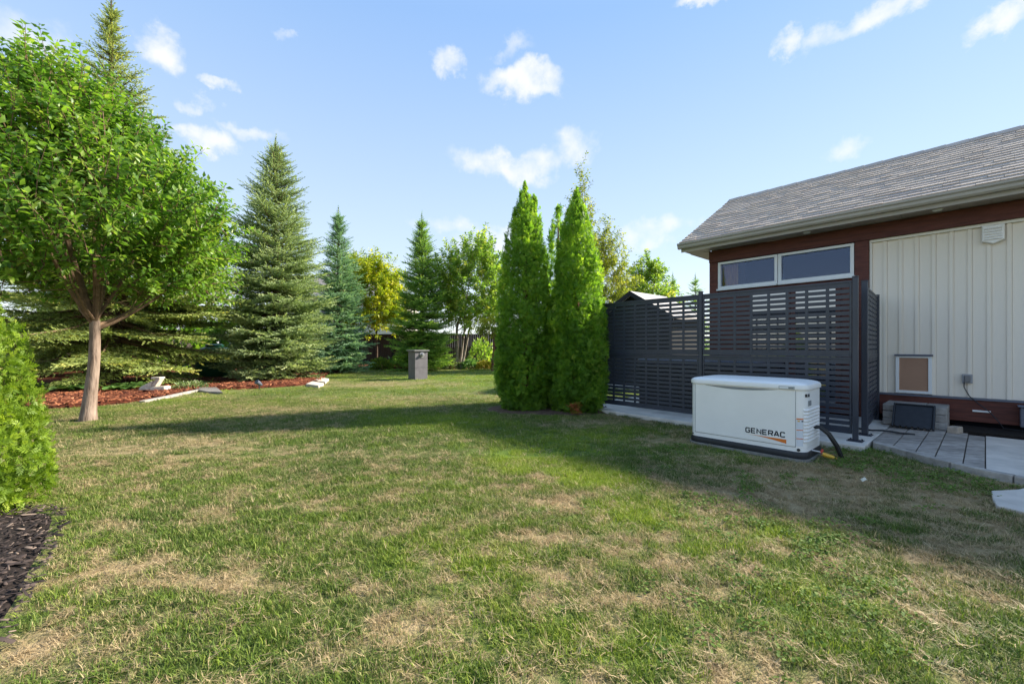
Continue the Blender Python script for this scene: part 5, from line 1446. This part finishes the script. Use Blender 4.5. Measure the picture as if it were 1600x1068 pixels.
# ------------------------------------------------------------------ ornaments, barrel, edging in the left bed
def left_bed():
    c = G(240, 610, .06)
    t = thing('stone_ornament', (c.x, c.y, .06), 'pale stone garden ornament of stacked pieces on red mulch', 'ornament')
    x0, y0 = c.x, c.y
    mb = MB(); mb.box8([(x0 - .02, y0 - .12, .05), (x0 + .36, y0 - .09, .05), (x0 + .36, y0 + .15, .05), (x0 - .02, y0 + .13, .05), (x0, y0 - .1, .17), (x0 + .34, y0 - .08, .18), (x0 + .34, y0 + .13, .18), (x0, y0 + .11, .165)]); build('base', mb, M['stone'], t, bevel=.02)
    mb = MB(); mb.box8([(x0 - .34, y0 - .1, .05), (x0 - .03, y0 - .1, .05), (x0 - .03, y0 + .1, .05), (x0 - .34, y0 + .1, .05), (x0 - .3, y0 - .07, .16), (x0 + .05, y0 - .07, .34), (x0 + .05, y0 + .07, .34), (x0 - .3, y0 + .07, .16)]); build('body', mb, M['stone'], t, bevel=.02)
    mb = MB(); mb.box8([(x0 - .0, y0 - .08, .18), (x0 + .10, y0 - .08, .17), (x0 + .10, y0 + .08, .17), (x0 - .0, y0 + .08, .18), (x0 + .12, y0 - .08, .38), (x0 + .22, y0 - .08, .36), (x0 + .22, y0 + .08, .36), (x0 + .12, y0 + .08, .38)]); build('slab', mb, M['stone'], t, bevel=.015)
    mb = MB(); mb.box8([(x0 - .0, y0 - .09, .36), (x0 + .23, y0 - .09, .365), (x0 + .23, y0 + .09, .365), (x0 - .0, y0 + .09, .36), (x0 - .0, y0 - .09, .41), (x0 + .23, y0 - .09, .415), (x0 + .23, y0 + .09, .415), (x0 - .0, y0 + .09, .41)]); build('top_piece', mb, M['stone'], t, bevel=.015)
    # green barrel between the spruces
    bx, by = -11.15, 15.6
    t = thing('green_barrel', (bx, by, .05), 'dark green rounded plastic barrel half hidden between two spruces', 'barrel')
    prof = [(.5, .05), (.6, .12), (.68, .4), (.7, .65), (.66, .9), (.5, 1.1), (.28, 1.2)]
    ring = lambda r_, z_: [(bx + r_ * math.cos(2 * math.pi * k / 28), by + r_ * math.sin(2 * math.pi * k / 28), z_) for k in range(28)]
    mb = MB(); mb.loft([ring(a, b) for a, b in prof]); build('body', mb, M['green_barrel'], t, smooth=True)
    mb = MB(); mb.loft([ring(.29, 1.19), ring(.30, 1.26), ring(.22, 1.29)]); build('lid', mb, M['green_barrel'], t, smooth=True)
    # step stones and edging stones
    e = thing('bed_edging', G(280, 622), 'thin pale concrete edging along the front of red mulch bed', 'edging')
    pts = [G(*p) for p in [(225, 629.5), (245, 625.5), (265, 621.5), (285, 616.8), (305, 612.5), (322, 609.6)]]
    for a, b in zip(pts[:-1], pts[1:]):
        tt = (b - a).normalized(); nn = Vector((-tt.y, tt.x, 0)); mb = MB(); b_ = b - tt * .02
        mb.box8([(*P2(a - nn * .02), -.05), (*P2(b_ - nn * .02), -.05), (*P2(b_ + nn * .1), -.05), (*P2(a + nn * .1), -.05), (*P2(a - nn * .02), .05), (*P2(b_ - nn * .02), .05), (*P2(b_ + nn * .1), .055), (*P2(a + nn * .1), .055)])
        build('edging_stone', mb, M['edging'], e, bevel=.015)
    def flat(name, pxs, z, label, cat, m, group=None):
        ring = [P2(G(px, py, z)) for px, py in pxs]
        if sum(ring[i][0] * ring[(i + 1) % len(ring)][1] - ring[(i + 1) % len(ring)][0] * ring[i][1] for i in range(len(ring))) < 0: ring = ring[::-1]
        mb = MB(); mb.prism(ring, -.04, z); tag(build(name, mb, m, bevel=.015), label, cat, group)
    flat('step_stone', [(303, 607), (322, 611), (348, 612), (338, 604), (318, 602)], .055, 'grey flat step stone between the two mulch beds', 'stepping stone', M['rock'])
    flat('edge_stone', [(478, 599), (498, 602), (506, 598), (488, 595)], .075, 'nearer pale flat edging stone below blue grey spruce', 'edging stone', M['stone'], 'edging stones under the spruce')
    flat('edge_stone', [(490, 594), (508, 596), (514, 591), (500, 588.5)], .075, 'farther pale flat edging stone below blue grey spruce', 'edging stone', M['stone'], 'edging stones under the spruce')
    # small garden spotlight
    c = G(405, 606, .06)
    t = thing('garden_spotlight', (c.x, c.y, .08), 'small dark garden spotlight on a spike under blue spruce', 'spotlight')
    mb = MB(); mb.tube([(c.x, c.y, .0), (c.x, c.y, .14)], .015, 6); build('spike', mb, M['black_plastic'], t)
    mb = MB(); mb.tube([(c.x - .03, c.y - .07, .24), (c.x, c.y, .19), (c.x + .02, c.y + .07, .14)], [.065, .055, .03], 12); build('lamp_head', mb, M['flash'], t, smooth=True)
left_bed()
mb = MB(); p = G(1351, 751, .03)
mb.add([p + Vector(q) for q in [(-.03, -.012, .0), (.0, -.02, .02), (.036, .006, .0), (.012, .03, .02), (-.02, .02, .01), (0, 0, .035)]] + [p + Vector(q) for q in [(-.03, -.012, -.003), (.0, -.02, .017), (.036, .006, -.003), (.012, .03, .017), (-.02, .02, .007), (0, 0, .032)]],
       [(5, 0, 1), (5, 1, 2), (5, 2, 3), (5, 3, 4), (5, 4, 0), (11, 7, 6), (11, 8, 7), (11, 9, 8), (11, 10, 9), (11, 6, 10)])
tag(build('dry_leaf', mb, M['paper']), 'single pale dry curled leaf lying on the grass near generator', 'leaf')

# ------------------------------------------------------------------ back fence and neighbour house
def back_fence():
    def run(p0, p1, label, zt):
        a = Vector(p0); b = Vector(p1); L_ = (b - a).length; t = (b - a) / L_; nn = Vector((-t.y, t.x))
        f = thing('board_fence', (a.x, a.y, 0), label, 'fence')
        k = 0; n = int(L_ / 2.4)
        def bar(m_, u0, u1, o0, o1, z0, z1):
            q = [a + t * u0 + nn * o0, a + t * u1 + nn * o0, a + t * u1 + nn * o1, a + t * u0 + nn * o1]
            m_.box8([(p.x, p.y, z0) for p in q] + [(p.x, p.y, z1) for p in q])
        rr = random.Random(9)
        for i in range(n + 1):
            m_ = MB(); bar(m_, i * 2.4 - .05, i * 2.4 + .05, -.05, .05, -.1, zt + .1); build('post', m_, M['black_cap'], f)
            if i == n: break
            m_ = MB(); u = i * 2.4 + .052
            while u < (i + 1) * 2.4 - .06:
                u1 = min(u + .145, (i + 1) * 2.4 - .052); bar(m_, u, u1 - .008, -.012 + rr.uniform(-.003, .003), .012, .04, zt - .02); u = u1
            build('fence_panel', m_, M['black_fence'], f)
            m_ = MB(); bar(m_, i * 2.4 + .052, (i + 1) * 2.4 - .052, -.04, .04, zt - .018, zt + .03); build('rail', m_, M['black_cap'], f)
    run((-20, 28.5), (10, 27.2), 'dark brown board fence running along the back of the garden', 2.0)
    run((-19.5, 5), (-20, 28), 'dark brown board fence along the left behind the old spruce', 1.9)
back_fence()
def neighbour():
    y0, y1 = 36, 44; x0, x1 = -21.0, -9.9
    h = thing('neighbour_house', (-14, 40, 0), 'cream neighbour house with grey hipped roof beyond the back fence', 'house')
    mb = MB(); mb.box(x0, x1, y0, y1, -.1, 5.6); build('wall', mb, M['house_wall'], h)
    mb = MB(); e = .6; zr = 8.6; ze = 5.6; xm0, xm1, ym = x0 + 4.6, x1 - 4.6, (y0 + y1) / 2
    v = [(x0 - e, y0 - e, ze), (x1 + e, y0 - e, ze), (x1 + e, y1 + e, ze), (x0 - e, y1 + e, ze), (xm0, ym, zr), (xm1, ym, zr), (x0 - e, y0 - e, ze - .2), (x1 + e, y0 - e, ze - .2), (x1 + e, y1 + e, ze - .2), (x0 - e, y1 + e, ze - .2)]
    mb.add(v, [(0, 1, 5, 4), (1, 2, 5), (2, 3, 4, 5), (3, 0, 4), (6, 9, 8, 7), (0, 6, 7, 1), (1, 7, 8, 2), (2, 8, 9, 3), (3, 9, 6, 0)]); build('roof', mb, M['house_roof'], h)
    mb = MB(); mb.box(x0 - e - .02, x1 + e + .02, y0 - e - .06, y0 - e - .002, ze - .22, ze + .02); build('fascia', mb, M['white_frame'], h)
    for wx, wz in ((-11.4, 3.2), (-13.6, 3.2), (-16, 3.2), (-11.4, .8), (-13.6, .8)):
        mb = MB(); mb.box(wx - .55, wx + .55, y0 - .06, y0 + .02, wz, wz + 1.3); w = build('window', mb, M['white_frame'], h)
        mb = MB(); mb.box(wx - .46, wx + .46, y0 - .075, y0 - .061, wz + .09, wz + 1.21); build('pane', mb, mat('dark_pane', (.03, .035, .045), .05, .6), w)
neighbour()

# ------------------------------------------------------------------ turf
def tuft(name, n, rad, ln, wd, lean, seed, material, flat=False):
    r = np.random.default_rng(seed); V, T, TN = [], [], []; o = 0
    for k in range(n):
        a = r.uniform(0, 2 * math.pi); q = rad * math.sqrt(r.random()); b = np.array([q * math.cos(a), q * math.sin(a), -.004])
        h = r.uniform(0, 2 * math.pi); le = abs(r.normal(0, lean)) if not flat else r.uniform(1.1, 1.5)
        L_ = ln * r.uniform(.55, 1.25); w = wd * r.uniform(.7, 1.2)
        d = np.array([math.cos(h), math.sin(h), 0]); s = np.array([-math.sin(h + r.normal(0, .5)), math.cos(h), 0]); s /= np.linalg.norm(s)
        le2 = min(le + r.uniform(.2, .7), 1.75)
        if flat: b[2] = r.uniform(.001, .014); le2 = le + r.uniform(-.2, .3)
        m = b + (d * math.sin(le) + np.array([0, 0, math.cos(le)])) * L_ * .55
        e = m + (d * math.sin(le2) + np.array([0, 0, math.cos(le2)])) * L_ * .5
        V += [b - s * w, b + s * w, m - s * w * .8, m + s * w * .8, e]; T += [(o, o + 1, o + 3), (o, o + 3, o + 2), (o + 2, o + 3, o + 4)]; o += 5
        TN += [r.random()] * 5
    me_o = np_mesh(name, V, T, material, tone=TN)
    COL.objects.unlink(me_o)
    return me_o
def clover(name, seed, material):
    r = np.random.default_rng(seed); tv, tf = T_round(.42); n = 30
    a = r.uniform(0, 2 * math.pi, n); q = .055 * np.sqrt(r.random(n))
    pos = np.stack([q * np.cos(a), q * np.sin(a), r.uniform(.008, .035, n)], 1); h = r.uniform(0, 2 * math.pi, n)
    ax = np.stack([np.cos(h), np.sin(h), r.normal(.1, .25, n)], 1)
    V, T = scatter(tv, tf, pos, ax, unit(np.array([0, 0, 1.]) + r.normal(0, .35, (n, 3))), r.uniform(.010, .019, n))
    o = np_mesh(name, V, T, material, tone=np.repeat(r.random(n), len(tv))); COL.objects.unlink(o); return o

def scatter_obj(name, pts, sc, dry, lush, variants, label, seed, tiltv=.2):
    me = bpy.data.meshes.new(name)
    me.vertices.add(len(pts)); me.vertices.foreach_set('co', pts.astype(np.float32).ravel())
    for nm, arr in (('sc', sc), ('dry', dry), ('lush', lush)):
        a = me.attributes.new(nm, 'FLOAT', 'POINT'); a.data.foreach_set('value', arr.astype(np.float32))
    o = bpy.data.objects.new(name, me); COL.objects.link(o)
    ng = bpy.data.node_groups.new(name + '_nodes', 'GeometryNodeTree')
    ng.interface.new_socket('Geometry', in_out='INPUT', socket_type='NodeSocketGeometry'); ng.interface.new_socket('Geometry', in_out='OUTPUT', socket_type='NodeSocketGeometry')
    nd = ng.nodes; L = ng.links.new
    gi = nd.new('NodeGroupInput'); go = nd.new('NodeGroupOutput')
    iop = nd.new('GeometryNodeInstanceOnPoints'); jn = nd.new('GeometryNodeJoinGeometry')
    for v in variants:
        oi = nd.new('GeometryNodeObjectInfo'); oi.inputs['Object'].default_value = v; oi.inputs['As Instance'].default_value = True
        L(oi.outputs['Geometry'], jn.inputs[0])
    L(gi.outputs[0], iop.inputs['Points']); L(jn.outputs[0], iop.inputs['Instance']); iop.inputs['Pick Instance'].default_value = True
    ri = nd.new('FunctionNodeRandomValue'); ri.data_type = 'INT'; ri.inputs[4].default_value = 0; ri.inputs[5].default_value = len(variants) - 1; ri.inputs['Seed'].default_value = seed
    L(ri.outputs[2], iop.inputs['Instance Index'])
    rv = nd.new('FunctionNodeRandomValue'); rv.data_type = 'FLOAT_VECTOR'; rv.inputs[0].default_value = (-tiltv, -tiltv, 0); rv.inputs[1].default_value = (tiltv, tiltv, 6.283); rv.inputs['Seed'].default_value = seed + 1
    L(rv.outputs[0], iop.inputs['Rotation'])
    na = nd.new('GeometryNodeInputNamedAttribute'); na.data_type = 'FLOAT'; na.inputs['Name'].default_value = 'sc'
    L(na.outputs['Attribute'], iop.inputs['Scale'])
    L(iop.outputs[0], go.inputs[0])
    md = o.modifiers.new('scatter', 'NODES'); md.node_group = ng
    return tag(o, label, 'grass', kind='stuff')

def turf_points(count, y0, y1, seed, power):
    r = np.random.default_rng(seed)
    y = y0 + (y1 - y0) * r.random(count) ** power
    x = r.uniform(-1, 1, count) * (1.32 * y + 2.0)
    bad = np.zeros(count, bool)
    for p in (BED, BED_NEAR, CEDAR_BED, PATH, SLAB, gen_poly(.07), EDGE_STRIP): bad |= inpoly(x, y, p)
    bad |= inpoly(x, y, [P2(G(1549, 766, .03)), P2(G(1557, 790, .03)), P2(G(1600, 800, .03)), (4.15, 2.9), (4.45, 3.2), (4.3, 3.5)])
    bad |= (np.hypot(x + 6.83, y - 6.72) < .2) | (np.hypot(x - G(653, 592).x, y - G(653, 592).y) < .3)
    x, y = x[~bad], y[~bad]
    return x, y

MG = grass_mat('grass_blades', .30, 1.05); MS = grass_mat('straw_blades', -.1, .42)
MC = leaf_mat('clover_leaves', [(0, (0.069, 0.127, 0.023)), (.5, (0.121, 0.196, 0.034)), (1, (0.196, 0.265, 0.069))], .3, .7, .15, 1.2)
GT = [tuft('grass_tuft', 40, .05, .037, .0018, .75, 100 + i, MG) for i in range(4)]
ST = [tuft('straw_tuft', 28, .055, .047, .0015, .9, 120 + i, MS, flat=True) for i in range(3)]
CT = [clover('clover_tuft', 140 + i, MC) for i in range(2)]
# (count, near, far, seed, power of the depth distribution, scale)
def lay(name, zones, variants, keepf, label, seed, hs=1.0):
    PX, PY, SC = [], [], []
    for cnt, a, b, pw, sc in zones:
        x, y = turf_points(cnt, a, b, seed + int(a * 10), pw); r = np.random.default_rng(seed + 5)
        d, l = turf(x, y); k = r.random(len(x)) < keepf(d, l, y)
        PX.append(x[k]); PY.append(y[k]); SC.append(np.full(k.sum(), sc) * r.uniform(.75, 1.25, k.sum()) * (1.12 - .38 * np.clip(d[k], 0, 1)) * hs)
    x = np.concatenate(PX); y = np.concatenate(PY); sc = np.concatenate(SC); d, l = turf(x, y)
    r = np.random.default_rng(seed + 9)
    return scatter_obj(name, np.stack([x, y, ground_z(x, y)], 1), sc, d + r.normal(0, .16, len(x)), np.clip(l + r.normal(0, .12, len(x)), 0, 1), variants, label, seed)
ZN = [(33000, .7, 4.5, .62, .92), (31000, 4.5, 9.5, .75, 1.05), (22000, 9.5, 24, .9, 1.35)]
lay('grass', ZN, GT, lambda d, l, y: np.clip(1.12 - .82 * d, .07, 1), 'short mown grass blades covering the lawn', 200)
ZS = [(14500, .7, 4.5, .62, 1.0), (9000, 4.5, 10, .8, 1.25)]
lay('dry_grass', ZS, ST, lambda d, l, y: np.clip(.25 + .8 * d, .2, 1), 'dry straw thatch lying between the green blades', 300)
def ckeep(d, l, y): return np.clip(l * .5 - .22, 0, .5)
x, y = turf_points(9000, 1.1, 5.0, 77, .7)
r = np.random.default_rng(78); cl = fbm(x * 1.3, y * 1.6, 91, 3)
k = (x > .5) & (r.random(len(x)) < np.clip((cl - .50) * 5, 0, .7) * np.clip((x - .4) * .8, 0, 1))
x, y = x[k], y[k]; d, l = turf(x, y)
scatter_obj('clover', np.stack([x, y, ground_z(x, y)], 1), r.uniform(.7, 1.2, len(x)), d, l, CT, 'patches of small round leaved clover in the right lawn', 400)
